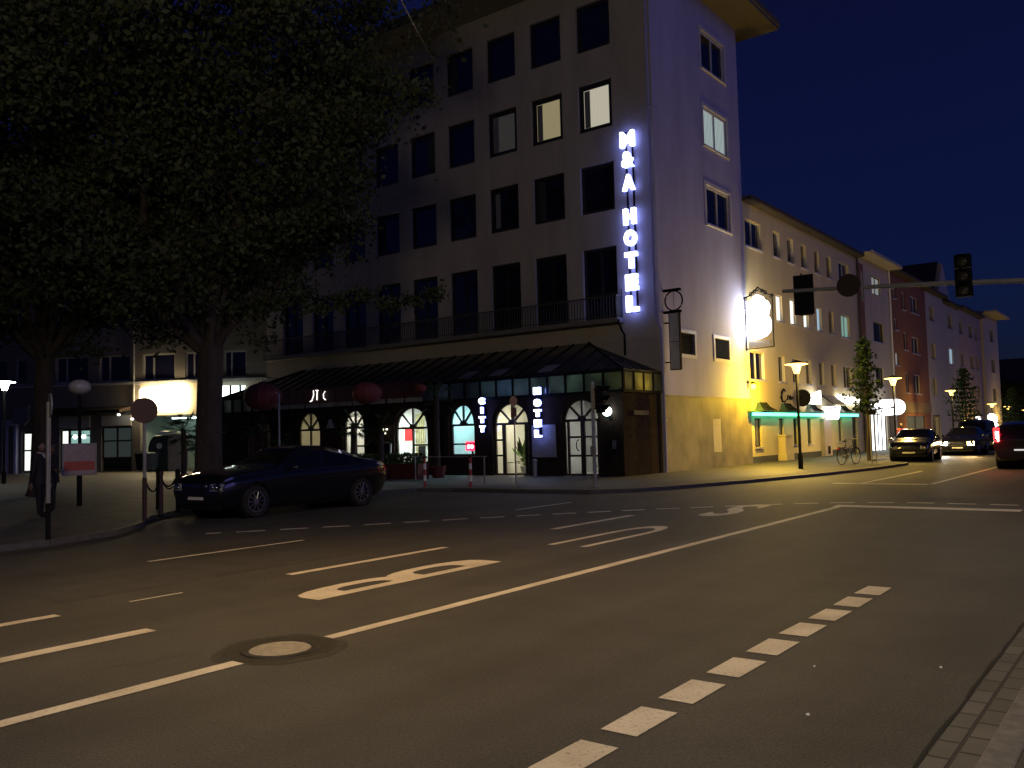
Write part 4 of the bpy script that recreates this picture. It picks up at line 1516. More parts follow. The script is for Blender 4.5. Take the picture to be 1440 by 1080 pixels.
fascia_m = mat('pale_fascia', (.36, .35, .33), .6)
for qq in ((2.75, 4.75, 2.76, 3.45), (5.5, 7.4, 2.8, 3.4), (-6.5, -2.0, 3.21, 3.6)):
    q = MB()
    q.fbox(LF, *qq, 0, .08)
    q.build('shop_fascia', fascia_m, lb)
q = MB()
q.fbox(LF, -.85, -.62, K, 3.3, 0, .25)
q.fbox(LF, -.1, .06, K, 3.3, 0, .25)
q.fbox(LF, -.62, -.1, 2.95, 3.3, 0, .24)
q.build('door_surround', M['hotel_end'], lb)
# lit shop doors and windows
glow_white = emit('shop_white', (.95, 1, .92), 1.1)
glow_green = emit('shop_mint', (.55, 1, .9), .42)
for (a, b, c, d_, m_, nm) in ((-6.4, -2.1, .2, 3.1, emit('shop_dusk', (.8, .9, .8), .05), 'shop_window'), (.3, 1.0, .2, 2.5, glow_white, 'shop_door'), (2.8, 3.3, .3, 2.6, glow_white, 'shop_window'),
                              (3.35, 4.7, 1.7, 2.6, glow_green, 'shop_window'), (3.35, 4.7, .3, 1.7, M['nightglass'], 'shop_window'), (5.5, 7.35, .9, 2.7, emit('shutter_painted_glow', (.5, .65, .6), .045), 'shutter'), (12.7, 15.4, .85, 2.15, emit('shop_teal', (.5, .95, .92), .35), 'shop_window')):  # the shutter is no lamp: its faint glow is painted on by emission
    q = MB()
    q.fbox(LF, a, b, c, d_, -.2, -.16)
    g_ = q.build(nm, m_, lb)
    q = MB()
    n_ = max(1, round((b - a) / .9))
    for k in range(n_ + 1):
        u = a + (b - a) * k / n_
        q.fbox(LF, u - .05, u + .05, c, d_, -.159, -.1)
    for zz in (c, (c + d_) / 2 + .1, d_):
        q.fbox(LF, a + .05, b - .05, zz - .045, zz + .045, -.158, -.105)
    q.build('frame', M['darkframe'], g_)
# passage recess with pale green wall
q = MB()
q.quad(LF(7.95, 0, -2.6), LF(11.9, 0, -2.6), LF(11.9, 3.3, -2.6), LF(7.95, 3.3, -2.6))
q.quad(LF(7.95, 0, -.25), LF(7.95, 0, -2.6), LF(7.95, 3.3, -2.6), LF(7.95, 3.3, -.25))
q.quad(LF(11.9, 0, -.25), LF(11.9, 0, -2.6), LF(11.9, 3.3, -2.6), LF(11.9, 3.3, -.25))
q.quad(LF(7.95, 3.3, -.25), LF(11.9, 3.3, -.25), LF(11.9, 3.3, -2.6), LF(7.95, 3.3, -2.6))
q.build('passage_wall', mat('pale_green_wall', (.36, .46, .42), .8, var=.08), lb, recalc=False)
t = empty('tube_lamp', LF(10.2, 3.2, -1.4), 0, 'white tube lamp in the passage above the recycling containers', 'tube lamp')
q = MB()
q.tube([LF(9.2, 3.18, -1.4), LF(11.2, 3.18, -1.4)], .035)
q.build('tube', emit('passage_tube', (.8, 1, .93), 11), t)
q = MB()
q.fbox(LF, 9.2, 11.2, 3.225, 3.28, -1.46, -1.34)
q.build('housing', M['white'], t)

t = empty('box_sign', LF(9.6, 3.5, .3), 0, 'large overexposed warm white light box sign above the passage on the plaza building', 'illuminated sign')
q = MB()
q.prism([(8.15, 4.2), (8.15, 4.85), (8.35, 4.97), (9.3, 4.97), (9.7, 5.1), (10.9, 5.1), (11.05, 4.95), (11.05, 3.75), (10.9, 3.6), (8.5, 3.6), (8.2, 3.75)], LF, .1, .42)
q.build('light_box', emit('plaza_sign_glow', (1, .78, .42), 28), t)
q = MB()
for u in (8.6, 10.4): q.fbox(LF, u, u + .1, 4.0, 4.2, 0, .099)
q.build('bracket', M['black'], t)
t = empty('shop_sign', LF(13.7, 4.3, .2), 0, 'bright white shop sign half hidden behind the thick plaza tree trunk', 'illuminated sign')
q = MB()
q.prism([(12.6, 4.2), (14.4, 4.45), (14.6, 4.9), (12.6, 4.95)], LF, .1, .3)
q.prism([(13.3, 3.3), (14.95, 3.4), (14.95, 3.9), (13.3, 4.1)], LF, .1, .3)
q.build('light_box', emit('shop_sign_glow', (.85, 1, .95), 3), t)
q = MB()
for u in (13.7, 14.3): q.fbox(LF, u, u + .12, 3.25, 4.95, .301, .32)
q.fbox(LF, 12.6, 14.9, 4.1, 4.2, .301, .32)
q.build('frame', M['black'], t)
t = empty('canopy_lamp', LF(14.2, 3.1, 1.2), 0, 'flat oval white lamp glowing under the shop canopy beside the red lantern', 'lamp')
q = MB()
q.ball(LF(14.4, 3.05, 1.4), (.6, .4, .09))
q.build('glass', emit('oval_lamp_glow', (.9, 1, .97), 9), t, smooth=True)
q = MB()
q.tube([LF(14.4, 3.15, 1.4), LF(14.4, 3.5, 1.4), LF(14.4, 3.5, 0)], .025, 6)
q.build('bracket', M['black'], t)
for u, z_, d_, lb_ in ((6.95, 3.42, .6, 'small white spotlight under the canopy left of the big light box sign'), (7.75, 3.15, .5, 'small white lamp beside the drain pipe just under the big light box sign'), (11.9, 3.2, .3, 'pair of small white lamps beside the trunk right of the light box sign')):
    t = empty('spot_lamp', LF(u, z_, d_), 0, lb_, 'spot lamp')
    q = MB()
    q.ball(LF(u, z_, d_), (.11, .09, .06), 10, 6)
    q.build('bulb', emit('spot_glow', (1, .98, .9), 6), t, smooth=True)
    q = MB()
    q.tube([LF(u, z_ + .06, d_), LF(u, z_ + .12, 0)], .02, 5)
    q.build('bracket', M['black'], t)
for u, z_ , lb_ in ((4.0, 2.2, 'small white light seen through the shop door left of the notice post'),):
    t = empty('shop_lamp', LF(u, z_, -.05), 0, lb_, 'lamp')
    q = MB()
    for du_ in (-.28, .28): q.ball(LF(u + du_, z_, -.05), (.2, .1, .13), 12, 8)
    q.build('globe', emit('shop_lamp_glow', (.9, 1, .95), 5), t, smooth=True)
    q = MB()
    q.tube([LF(u - .28, z_ + .1, -.05), LF(u - .28, 2.65, -.05), LF(u + .28, 2.65, -.05), LF(u + .28, z_ + .1, -.05)], .012, 5)
    q.build('hanger', M['black'], t)


# ------------------------------------------------------------------ vehicles
def smooth_arr(a, k=2):
    for _ in range(k):
        b = a.copy()
        b[1:-1] = (a[:-2] + 2 * a[1:-1] + a[2:]) / 4
        a = b
    return a


def vehicle(name, label, cat, loc, rz, L, W, prof, wheels, wr, paint, glass_t, pillars, tumble=.74, group=None, lamps='off', tail='off', plate=True, mirror_t=.36, rear_open=False, roofbox=None):
    """local frame: +x forward, z up. prof rows: t from front, underside, belt, top, half width factor"""
    root = empty(name, loc, rz, label, cat, group)
    P = np.array(prof)
    n = 110
    t = np.linspace(0, 1, n)
    ip = lambda k, s=2: smooth_arr(np.interp(t, P[:, 0], P[:, k]), s)
    zb, belt, top, wf = ip(1), ip(2), ip(3, 3), ip(4)
    top = np.maximum(top, belt + .02)
    xs = L / 2 - t * L
    rings = []
    NS = 9
    for i in range(n):
        w = wf[i] * W / 2
        h = top[i] - belt[i]
        tum = 1 - (1 - tumble) * min(1, h / .42)
        pts = [(0, zb[i]), (.8 * w, zb[i])]
        lo = zb[i] + .07
        for k in range(NS):
            s = k / (NS - 1)
            bulge = 1 - .045 * (1 - s) ** 2 * 2.2 - .02 * abs(s - .62) * 2
            pts.append((w * bulge, lo + (belt[i] - .05 - lo) * s))
        pts.append((.955 * w, belt[i]))
        for s in (.2, .4, .6, .8):
            pts.append((w * (.935 + (tum - .02 - .935) * s), belt[i] + (h - .05 * min(1, h / .3)) * s))
        pts.append((w * (tum - .05), top[i] - .045 * min(1, h / .3)))
        pts.append((w * (tum - .14), top[i] - .012 * min(1, h / .2)))
        pts.append((w * .35, top[i] + .006))
        pts.append((0, top[i] + .008))
        full = [(-y, z) for y, z in pts[::-1]] + pts[1:-1]
        rings.append([(xs[i], y, z) for y, z in full])
    m = len(rings[0])
    half = len(pts)
    kb = 2 + NS          # index of the belt point within the half section
    body, glass = MB(), MB()
    for v in rings:
        body.v += v
        glass.v += v
    def half_index(j):       # which half-section point a ring column is
        return half - 1 - j if j < half else j - half + 1
    for i in range(n - 1):
        tm = (t[i] + t[i + 1]) / 2
        xm = (xs[i] + xs[i + 1]) / 2
        for j in range(m):
            j2 = (j + 1) % m
            a, b = half_index(j), half_index(j2)
            k0, k1 = min(a, b), max(a, b)
            f = (i * m + j, i * m + j2, (i + 1) * m + j2, (i + 1) * m + j)
            zc = sum(body.v[q][2] for q in f) / 4
            if 1 <= k0 and k1 <= kb and any((xm - wx) ** 2 + (zc - wr) ** 2 < (wr * 1.13) ** 2 for wx in wheels):
                continue
            hgt = top[i] - belt[i]
            isg = False
            ws0, ws1, rs0, rs1 = glass_t
            if k0 >= kb and k1 <= kb + 5 and ws0 + .03 < tm < rs1 - .02 and hgt > .2 and not any(abs(tm - p) < .012 for p in pillars):
                isg = k0 < kb + 5 and k1 <= kb + 5 and (k0 != kb + 4 or True)
            if k0 >= kb + 5 and (ws0 < tm < ws1 or rs0 < tm < rs1): isg = True
            if k0 >= kb and k1 > kb + 4 and k0 < kb + 5: isg = isg and False
            (glass if isg else body).f.append(f)
            (glass if isg else body).m.append(0)
    body.f.append(tuple(range(m)))
    body.m.append(0)
    body.f.append(tuple((n - 1) * m + k for k in range(m)))
    body.m.append(0)
    body.build('body', paint, root, smooth=True, local=True, angle=40)
    glass.build('windows', M['carglass'], root, smooth=True, local=True, angle=40)
    # wells and wheels
    wl_ = MB()
    for wx in wheels:
        wl_.lathe([(wr * 1.16, -W * .46), (wr * 1.16, W * .46)], (wx, 0, wr), 20, 'y')
    wl_.box((wheels[1] + .2, -W * .4, .16), (wheels[0] - .2, W * .4, .3))
    wl_.build('wheel_wells', M['black'], root, local=True)
    for wx in wheels:
        for s in (-1, 1):
            yo = s * (W / 2 - .015)
            tz = MB()
            pr = [(wr * .66, -.1), (wr * .92, -.11), (wr, -.07), (wr, .07), (wr * .92, .11), (wr * .66, .1)]
            tz.lathe(pr, (wx, yo - s * .11, wr), 26, 'y', cap=False)
            tz.lathe([(wr * .1, 0), (wr * .7, 0)], (wx, yo - s * .13, wr), 20, 'y', cap=False)
            wh = tz.build('wheel', M['tyre'], root, smooth=True, local=True)
            rm = MB()
            yy = yo - s * .03
            rm.lathe([(wr * .60, -.015), (wr * .68, -.015), (wr * .68, .015), (wr * .60, .015)], (wx, yy, wr), 24, 'y', cap=False)
            rm.lathe([(.0, -.02), (wr * .17, -.02), (wr * .17, .02), (0, .02)], (wx, yy, wr), 12, 'y')
            for k in range(10):
                a = 2 * math.pi * k / 10
                ca, sa = math.cos(a), math.sin(a)
                rm.tube([(wx + ca * wr * .12, yy, wr + sa * wr * .12), (wx + ca * wr * .63, yy, wr + sa * wr * .63)], .016, 5)
            rm.build('rim', M['rim'], wh, local=True)
    # front and rear details follow the body's own surface
    def surf(tt, yf, z):
        i = min(n - 1, max(0, int(tt * (n - 1))))
        return xs[i], wf[i] * W / 2 * yf
    front_x = lambda yf: L / 2 - .02 - .30 * abs(yf) ** 3
    zf = float(np.interp(.02, t, belt))
    def patch(name, y0, y1, z0, z1, m_, rear=False, thick=.03, par=None, curve=.15, out=0.0):
        mb = MB()
        k = 8
        for q in range(k):
            ya, yb_ = y0 + (y1 - y0) * q / k, y0 + (y1 - y0) * (q + 1) / k
            def px(y, z):
                base = L / 2 + .014 + out - curve * (abs(y) / (W / 2)) ** 6
                return (-base if rear else base)
            s = 1 if rear else -1
            mb.hexa([(px(ya, z0), ya, z0), (px(yb_, z0), yb_, z0), (px(yb_, z0) + s * thick, yb_, z0), (px(ya, z0) + s * thick, ya, z0),
                     (px(ya, z1) + s * .03, ya, z1), (px(yb_, z1) + s * .03, yb_, z1), (px(yb_, z1) + s * (thick + .03), yb_, z1), (px(ya, z1) + s * (thick + .03), ya, z1)])
        return mb.build(name, m_, par or root, local=True)
    zl = zf - .16
    for s in (-1, 1):
        hm = M['lens'] if lamps == 'off' else emit('headlight_glow' if s == lamps_warm(s, label) else 'headlight_glow_warm', (1, .96, .86) if s == lamps_warm(s, label) else (1, .62, .22), 70)
        y0, y1 = (s * W * .27, s * W * .44)
        hl = patch('headlight', min(y0, y1), max(y0, y1), zl - (.03 if lamps == 'on' else 0), zl + .15, hm, thick=.05, out=.02)
        if lamps == 'off':
            b_ = MB()
            for kk in (.31, .37):
                b_.ball((L / 2 + .04 - .17 * (kk * 2) ** 6, s * W * kk, zl + .07), (.035, .05, .05), 10, 6)
            b_.build('reflector', M['chrome'], hl, local=True, smooth=True)
    gr = patch('grille', -W * .2, W * .2, zl - .02, zl + .13, M['black'], thick=.02)
    gg = MB()
    for kk in range(4):
        z = zl + .0 + kk * .032
        x = L / 2 + .018
        gg.box((x - .02, -W * .19, z), (x + .004, W * .19, z + .012))
    gg.build('grille_bars', M['chrome'], gr, local=True)
    patch('lower_intake', -W * .4, W * .4, .22, .33, M['black'], thick=.03)
    if plate:
        patch('number_plate', -.26, .26, zl - .19, zl - .055, M['white'], thick=.05, curve=.0)
        patch('number_plate', -.26, .26, .66 if L > 4.2 else .6,   .77 if L > 4.2 else .71, emit('lit_plate', (1, .95, .95), .7) if tail == 'on' else M['white'], rear=True, thick=.03, curve=.0)  # rear plate's own glow replaces the light of its plate lamps
    for s in (-1, 1):
        y0, y1 = s * W * .36, s * W * .465
        tm_ = emit('tail_lamp_glow', (1, .02, .025), 5) if tail == 'on' else M['red']
        zt0 = float(np.interp(.98, t, belt)) - .1
        hh = .52 if tail == 'on' else .16
        patch('tail_light', min(y0, y1), max(y0, y1), zt0 - .05, zt0 - .05 + hh, tm_, rear=True, thick=.05)
        if tail == 'on':
            patch('tail_bulb', s * W * .40 - .05, s * W * .40 + .05, zt0 + .0, zt0 + .34, emit('tail_bulb_glow', (1, .5, .42), 30), rear=True, thick=.03, out=.025)
        mi = MB()
        xm_ = L / 2 - mirror_t * L
        zm_ = float(np.interp(mirror_t, t, belt)) + .08
        mi.ball((xm_, s * (W / 2 + .09), zm_), (.07, .1, .065), 12, 8)
        mi.tube([(xm_ - .02, s * W * .46, zm_ - .06), (xm_, s * (W / 2 + .06), zm_ - .02)], .02, 5)
        mi.build('wing_mirror', paint, root, local=True, smooth=True)
        for td in pillars[:2]:
            hd_ = MB()
            xh = L / 2 - (td + .035) * L
            zz = float(np.interp(td, t, belt)) - .12
            hd_.tube([(xh, s * W * .5, zz), (xh - .2, s * W * .5, zz)], .012, 5)
            hd_.build('door_handle', M['chrome'], root, local=True)
    # chrome line under the windows
    for s in (-1, 1):
        cl_ = MB()
        pts_ = []
        for i in range(n):
            if glass_t[0] + .04 < t[i] < glass_t[3] - .02:
                pts_.append((xs[i], s * (wf[i] * W / 2 * .955 + .004), belt[i] + .003))
        cl_.tube(pts_[::4], .008, 5)
        cl_.build('window_trim', M['chrome'], root, local=True)
    return root


def lamps_warm(s, label):
    return -1


SEDAN = [(0, .34, .68, .74, .84), (.015, .26, .77, .84, .91), (.06, .2, .83, .93, .96), (.15, .19, .88, 1.0, .985), (.26, .18, .92, 1.06, 1.0), (.31, .18, .94, 1.10, 1.0), (.43, .18, .96, 1.44, 1.0),
         (.52, .18, .97, 1.50, 1.0), (.62, .18, .98, 1.49, 1.0), (.72, .18, .99, 1.41, 1.0), (.85, .19, 1.02, 1.17, .99), (.93, .22, 1.02, 1.12, .97), (.985, .3, .96, 1.05, .93), (1, .36, .86, .94, .88)]
vehicle('parked_sedan', 'long black saloon parked at the plaza kerb facing left with blue glints on its boot', 'car', (-16.75, 13.35, 0), rad(-88), 4.95, 1.88, SEDAN, (1.62, -1.53), .345,
        M['carblack'], (.31, .44, .70, .85), (.565, .76))
HATCH = [(0, .34, .66, .71, .84), (.02, .25, .74, .81, .92), (.07, .2, .82, .90, .97), (.16, .19, .87, .98, .99), (.25, .18, .90, 1.02, 1.0), (.28, .18, .92, 1.06, 1.0), (.44, .18, .95, 1.44, 1.0),
         (.55, .18, .96, 1.47, 1.0), (.72, .18, .98, 1.45, 1.0), (.86, .2, 1.0, 1.34, .98), (.96, .24, .98, 1.06, .94), (1, .34, .86, .92, .88)]
vehicle('parked_hatchback', 'black hatchback parked at the right kerb with a bright amber reflection on its bonnet', 'car', (-9.85, 44.0, 0), rad(-86), 4.15, 1.8, HATCH, (1.28, -1.25), .32,
        M['carblack'], (.28, .44, .86, .96), (.58, .80))
vehicle('oncoming_car', 'dark car driving towards us with both headlights glowing', 'car', (-9.25, 52.3, 0), rad(-90), 4.2, 1.78, HATCH, (1.3, -1.27), .32,
        M['carblack'], (.28, .44, .86, .96), (.58, .80), lamps='on')
VAN = [(0, .36, .7, .74, .82), (.02, .28, .9, .96, .92), (.08, .22, 1.0, 1.06, .98), (.18, .2, 1.06, 1.16, 1.0), (.30, .2, 1.1, 1.75, 1.0), (.4, .2, 1.12, 1.86, 1.0), (.7, .2, 1.14, 1.88, 1.0), (.94, .22, 1.14, 1.84, .99), (1, .3, 1.1, 1.7, .95)]
vehicle('black_van', 'tall black van standing behind the oncoming car with its headlights', 'van', (-10.1, 60.5, 0), rad(-90), 4.6, 1.85, VAN, (1.42, -1.4), .34,
        M['carblack'], (.18, .31, .96, .99), (.48, .76), tumble=.84)
SUV = [(0, .4, .78, .82, .84), (.02, .32, .9, .96, .92), (.07, .26, .98, 1.04, .97), (.2, .24, 1.04, 1.12, 1.0), (.27, .24, 1.06, 1.18, 1.0), (.40, .24, 1.08, 1.60, 1.0), (.5, .24, 1.1, 1.68, 1.0), (.75, .24, 1.12, 1.66, 1.0),
       (.92, .26, 1.14, 1.56, .98), (.98, .32, 1.10, 1.22, .95), (1, .4, 1.0, 1.06, .93)]
vehicle('waiting_suv', 'dark off roader seen from behind at the right edge with a glowing red tail lamp', 'car', (-4.35, 36.95, 0), rad(90), 4.7, 1.9, SUV, (1.45, -1.4), .37,
        M['carblack'], (.27, .40, .92, .985), (.53, .75), tumble=.82, tail='on')
car_d = vehicle('far_car', 'small dark car parked on the street just left of the red tail lamp', 'car', (-9.6, 70.0, 0), rad(90), 4.2, 1.78, HATCH, (1.3, -1.27), .32, M['carblack'], (.28, .44, .86, .96), (.58, .80))
l = bpy.data.lights.new('tail_glow', 'POINT')
l.energy = 22
l.color = (1, .03, .03)
l.shadow_soft_size = .1
o = bpy.data.objects.new('tail_glow', l)
COL.objects.link(o)
o.location = (-5.15, 34.35, 1.05)
# beams of the oncoming headlights
for dx, c_ in ((-.62, (1, .95, .85)), (.62, (1, .62, .25))):
    l = bpy.data.lights.new('headlight_beam', 'SPOT')
    l.energy = 420
    l.color = c_
    l.spot_size = rad(70)
    l.spot_blend = .8
    l.shadow_soft_size = .08
    o = bpy.data.objects.new('headlight_beam', l)
    COL.objects.link(o)
    o.location = (-9.25 + dx, 50.05, .66)
    o.rotation_euler = (rad(84), 0, rad(180))
    w = o

# bicycle leaning by the kerb
bk = empty('bicycle', (-10.85, 37.0, K), rad(75), 'dark bicycle with red rear light standing on the pavement in front of the yellow house', 'bicycle')
for x in (-.52, .52):
    q = MB()
    ring = [(x + .33 * math.cos(a), 0, .34 + .33 * math.sin(a)) for a in [i * math.pi / 16 for i in range(33)]]
    q.tube(ring, .018, 6, caps=False)
    w = q.build('wheel', M['tyre'], bk, local=True)
    q = MB()
    for i in range(12):
        a = i * math.pi / 6
        q.tube([(x, .02 * (-1) ** i, .34), (x + .315 * math.cos(a), 0, .34 + .315 * math.sin(a))], .003, 3)
    q.lathe([(.03, -.04), (.03, .04)], (x, 0, .34), 8, 'y')
    q.build('spokes', M['grey'], w, local=True)
    q = MB()
    q.tube([(x + .37 * math.cos(a), 0, .34 + .37 * math.sin(a)) for a in [rad(20 + i * 12) for i in range(13)]], .014, 5)
    q.build('mudguard', M['black'], bk, local=True)
q = MB()
bb, st, hd, rx, fx = (-.08, 0, .30), (-.2, 0, .82), (.34, 0, .86), (-.52, 0, .34), (.52, 0, .34)
for a, b in ((bb, st), (bb, (.38, 0, .72)), (st, rx), (bb, rx), (hd, fx), ((-.16, 0, .62), (.36, 0, .78))):
    q.tube([a, b], .017, 6)
q.tube([hd, (.32, 0, .98), (.36, 0, 1.02)], .014, 6)
q.build('frame', mat('bicycle_frame', (.05, .05, .05), .35, .3), bk, local=True)
q = MB()
q.tube([(.2, -.28, 1.02), (.32, -.24, 1.04), (.36, 0, 1.03), (.32, .24, 1.04), (.2, .28, 1.02)], .014, 6)
q.build('handlebar', M['chrome'], bk, local=True)
q = MB()
q.tube([st, (-.22, 0, .93)], .013, 6)
q.ball((-.24, 0, .96), (.14, .08, .035), 12, 6)
q.build('saddle', M['black'], bk, local=True)
q = MB()
q.tube([(-.2, .04, .70), (-.72, .05, .72)], .01, 5)
q.tube([(-.2, -.04, .70), (-.72, -.05, .72)], .01, 5)
for x in (-.3, -.45, -.6): q.tube([(x, -.05, .71), (x, .05, .71)], .008, 4)
q.tube([(-.7, 0, .71), (-.53, .04, .36)], .008, 4)
q.build('rack', M['black'], bk, local=True)
q = MB()
q.ball((-.76, 0, .66), (.04, .05, .05), 8, 6)
q.build('rear_light', M['red'], bk, local=True)
q = MB()
q.lathe([(.0, -.02), (.1, -.02), (.1, .02), (0, .02)], (-.08, .05, .30), 14, 'y')
q.tube([(-.08, .09, .30), (.02, .09, .16), (.02, .16, .16)], .012, 5)
q.tube([(-.08, -.07, .30), (-.18, -.07, .44), (-.18, -.14, .44)], .012, 5)
q.build('crank', M['grey'], bk, local=True)
q = MB()
q.tube([(-.2, -.05, .3), (-.3, -.2, 0)], .01, 5)
q.build('kickstand', M['grey'], bk, local=True)


# ------------------------------------------------------------------ street lamps
lamp_y = emit('lamp_glow_yellow', (1, .62, .16), 4.5)
lamp_w = emit('lamp_glow_white', (.9, 1, .95), 26)


def make_lamp(h, glow):
    t = empty('street_lamp', (0, 0, 0))
    q = MB()
    q.lathe([(.09, 0), (.09, .5), (.055, .6), (.05, h - .55), (.07, h - .5), (.07, h - .42)], n=14)
    q.build('post', M['black'], t, local=True, smooth=True)
    q = MB()
    q.lathe([(.09, h - .42), (.13, h - .28), (.18, h - .12), (.42, h - .07), (.42, h - .05), (.19, h - .02)], n=20)
    q.build('lantern_glass', glow, t, local=True, smooth=True)
    q = MB()
    q.lathe([(.30, h - .025), (.28, h - .01), (.16, h + .06), (.05, h + .1), (0, h + .11)], n=20)
    q.build('lamp_hat', M['black'], t, local=True, smooth=True)
    return t


def lamp_light(parent, h, energy, col, off=(.5, 0)):
    l = bpy.data.lights.new('lantern_light', 'SPOT')
    l.spot_size = rad(158)
    l.spot_blend = .55
    l.energy = energy
    l.color = col
    l.shadow_soft_size = .12
    o = bpy.data.objects.new('lantern_light', l)
    COL.objects.link(o)
    o.parent = parent
    o.location = (off[0], off[1], h - .3)
    l2 = bpy.data.lights.new('lantern_spill', 'POINT')
    l2.energy = energy * (.34 if parent.location.y < 40 else .45)
    l2.color = col
    l2.shadow_soft_size = .2
    o2 = bpy.data.objects.new('lantern_spill', l2)
    COL.objects.link(o2)
    o2.parent = parent
    o2.location = (off[0] * 1.1, off[1], h - .25)


proto = None
WARM = (1, .66, .15)
for (x, y, h, e, lb) in ((-11.45, 33.0, 4.0, 240, 'lit yellow mushroom lamp nearest to the hotel in front of the green neon strip'),
                         (-11.55, 47.46, 4.0, 260, 'lit yellow mushroom lamp beside the first street tree and the red house'),
                         (-12.9, 69.0, 4.0, 230, 'lit yellow mushroom lamp in front of the gabled house left of the second street tree'),
                         (-13.55, 90.0, 3.35, 160, 'small lit lamp in front of the end house at the street bend'),
                         (-14.2, 104.0, 3.3, 160, 'small lit lamp just right of the end house above the dark off roader'),
                         (-13.7, 113.0, 3.0, 100, 'tiny lit lamp lowest of the cluster above the dark off roader'),
                         (-13.2, 116.0, 3.1, 100, 'tiny lit lamp rightmost of the cluster at the far street end')):
    if proto is None:
        o = proto = make_lamp(4.0, lamp_y)
    else:
        o = copy_tree(proto)
    o.location = (x, y, K)
    o.scale = (1, 1, h / 4.0)
    tag(o, lb, 'street lamp', 'lit mushroom street lamps along the street')
for o in [o for o in bpy.data.objects if o.name.startswith('street_lamp') and o.parent is None]:
    y = o.location.y
    lamp_light(o, 4.0, 900 if y < 40 else 1100 if y < 60 else 800 if y < 80 else 350, WARM, (.45, -.1))
o = make_lamp(4.45, lamp_w)
o.location = (-40.6, 17.2, K)
tag(o, 'bright white mushroom lamp at the left edge of the plaza', 'street lamp')
lamp_light(o, 4.45, 35, (.95, 1, .92), (.3, -.5))

# lamps hung over the road just above and behind the view: they light the carriageway
def hanging_lamp(x, y, z, e, col, label, ends, cut=0):
    t = empty('hanging_lamp', (x, y, z), 0, label, 'street lamp')
    q = MB()
    q.lathe([(.05, .16), (.1, .12), (.3, .03), (.32, 0), (.30, -.02), (.0, -.02)], n=18)
    q.build('shade', M['grey'], t, local=True, smooth=True)
    q = MB()
    q.lathe([(.0, -.16), (.12, -.14), (.22, -.06), (.25, -.025)], n=18)
    q.build('bulb_glass', emit('hanging_glow', col, 12), t, local=True, smooth=True)
    for p in ends:
        q = MB()
        a, b = Vector((x, y, z + .16)), Vector(p)
        pts = []
        for i in range(15):
            s = i / 14
            v = a.lerp(b, s)
            v.z -= .35 * 4 * s * (1 - s) * .5
            pts.append(v)
        q.tube(pts, .012, 5)
        q.build('cable', M['polegrey'], t)
    l = bpy.data.lights.new('hanging_light', 'SPOT' if cut else 'POINT')
    if cut:
        l.spot_size = rad(cut)
        l.spot_blend = 1.0
    l.energy = e
    l.color = col
    l.shadow_soft_size = .22 if cut else 1.0
    o = bpy.data.objects.new('hanging_light', l)
    COL.objects.link(o)
    o.parent = t
    o.location = (0, 0, -.35)


hanging_lamp(-7.2, 6.9, 7.4, 1500, (1, .62, .25), 'warm street lamp hung on a cable over the road just above the view', ((-26.2, 29.74, 18.6), (3, 2.0, 8.2)), 108)
hanging_lamp(-0.8, -2.0, 8.6, 2750, (1, .82, .60), 'warm street lamp hung over the near lane behind the viewer', ((3, -2.2, 9.2), (-16, -3, 9.5)))
for (x, y, h, lb) in ((3, 2, 9.6, 'tall grey cable mast on the near pavement'), (3, -2.2, 9.3, 'grey cable mast behind the viewer on the near pavement'), (-16, -3, 9.6, 'tall grey cable mast on the plaza behind the viewer')):
    q = MB()
    q.lathe([(.11, 0), (.11, 1.2), (.08, 1.3), (.06, h)], n=14)
    q.lathe([(.16, 0), (.16, .1), (.11, .14)], n=14)
    o = q.build('cable_mast', M['polegrey'], smooth=True)
    o.location = (x, y, K)
    tag(o, lb, 'mast')

hanging_lamp(.9, 16.5, 8.0, 1000, (1, .80, .56), 'added warm street lamp, out of view, on a cable over the right kerb near the signal mast', ((3, 16.0, 9.2),), 140)  # unseen lamp added to brighten the right side of the road
q = MB()
q.lathe([(.11, 0), (.11, 1.2), (.08, 1.3), (.06, 9.2)], n=14)
o = q.build('cable_mast', M['polegrey'], smooth=True)
o.location = (3, 16, K)
tag(o, 'grey cable mast for the added street lamp on the right pavement beside the signal mast', 'mast')

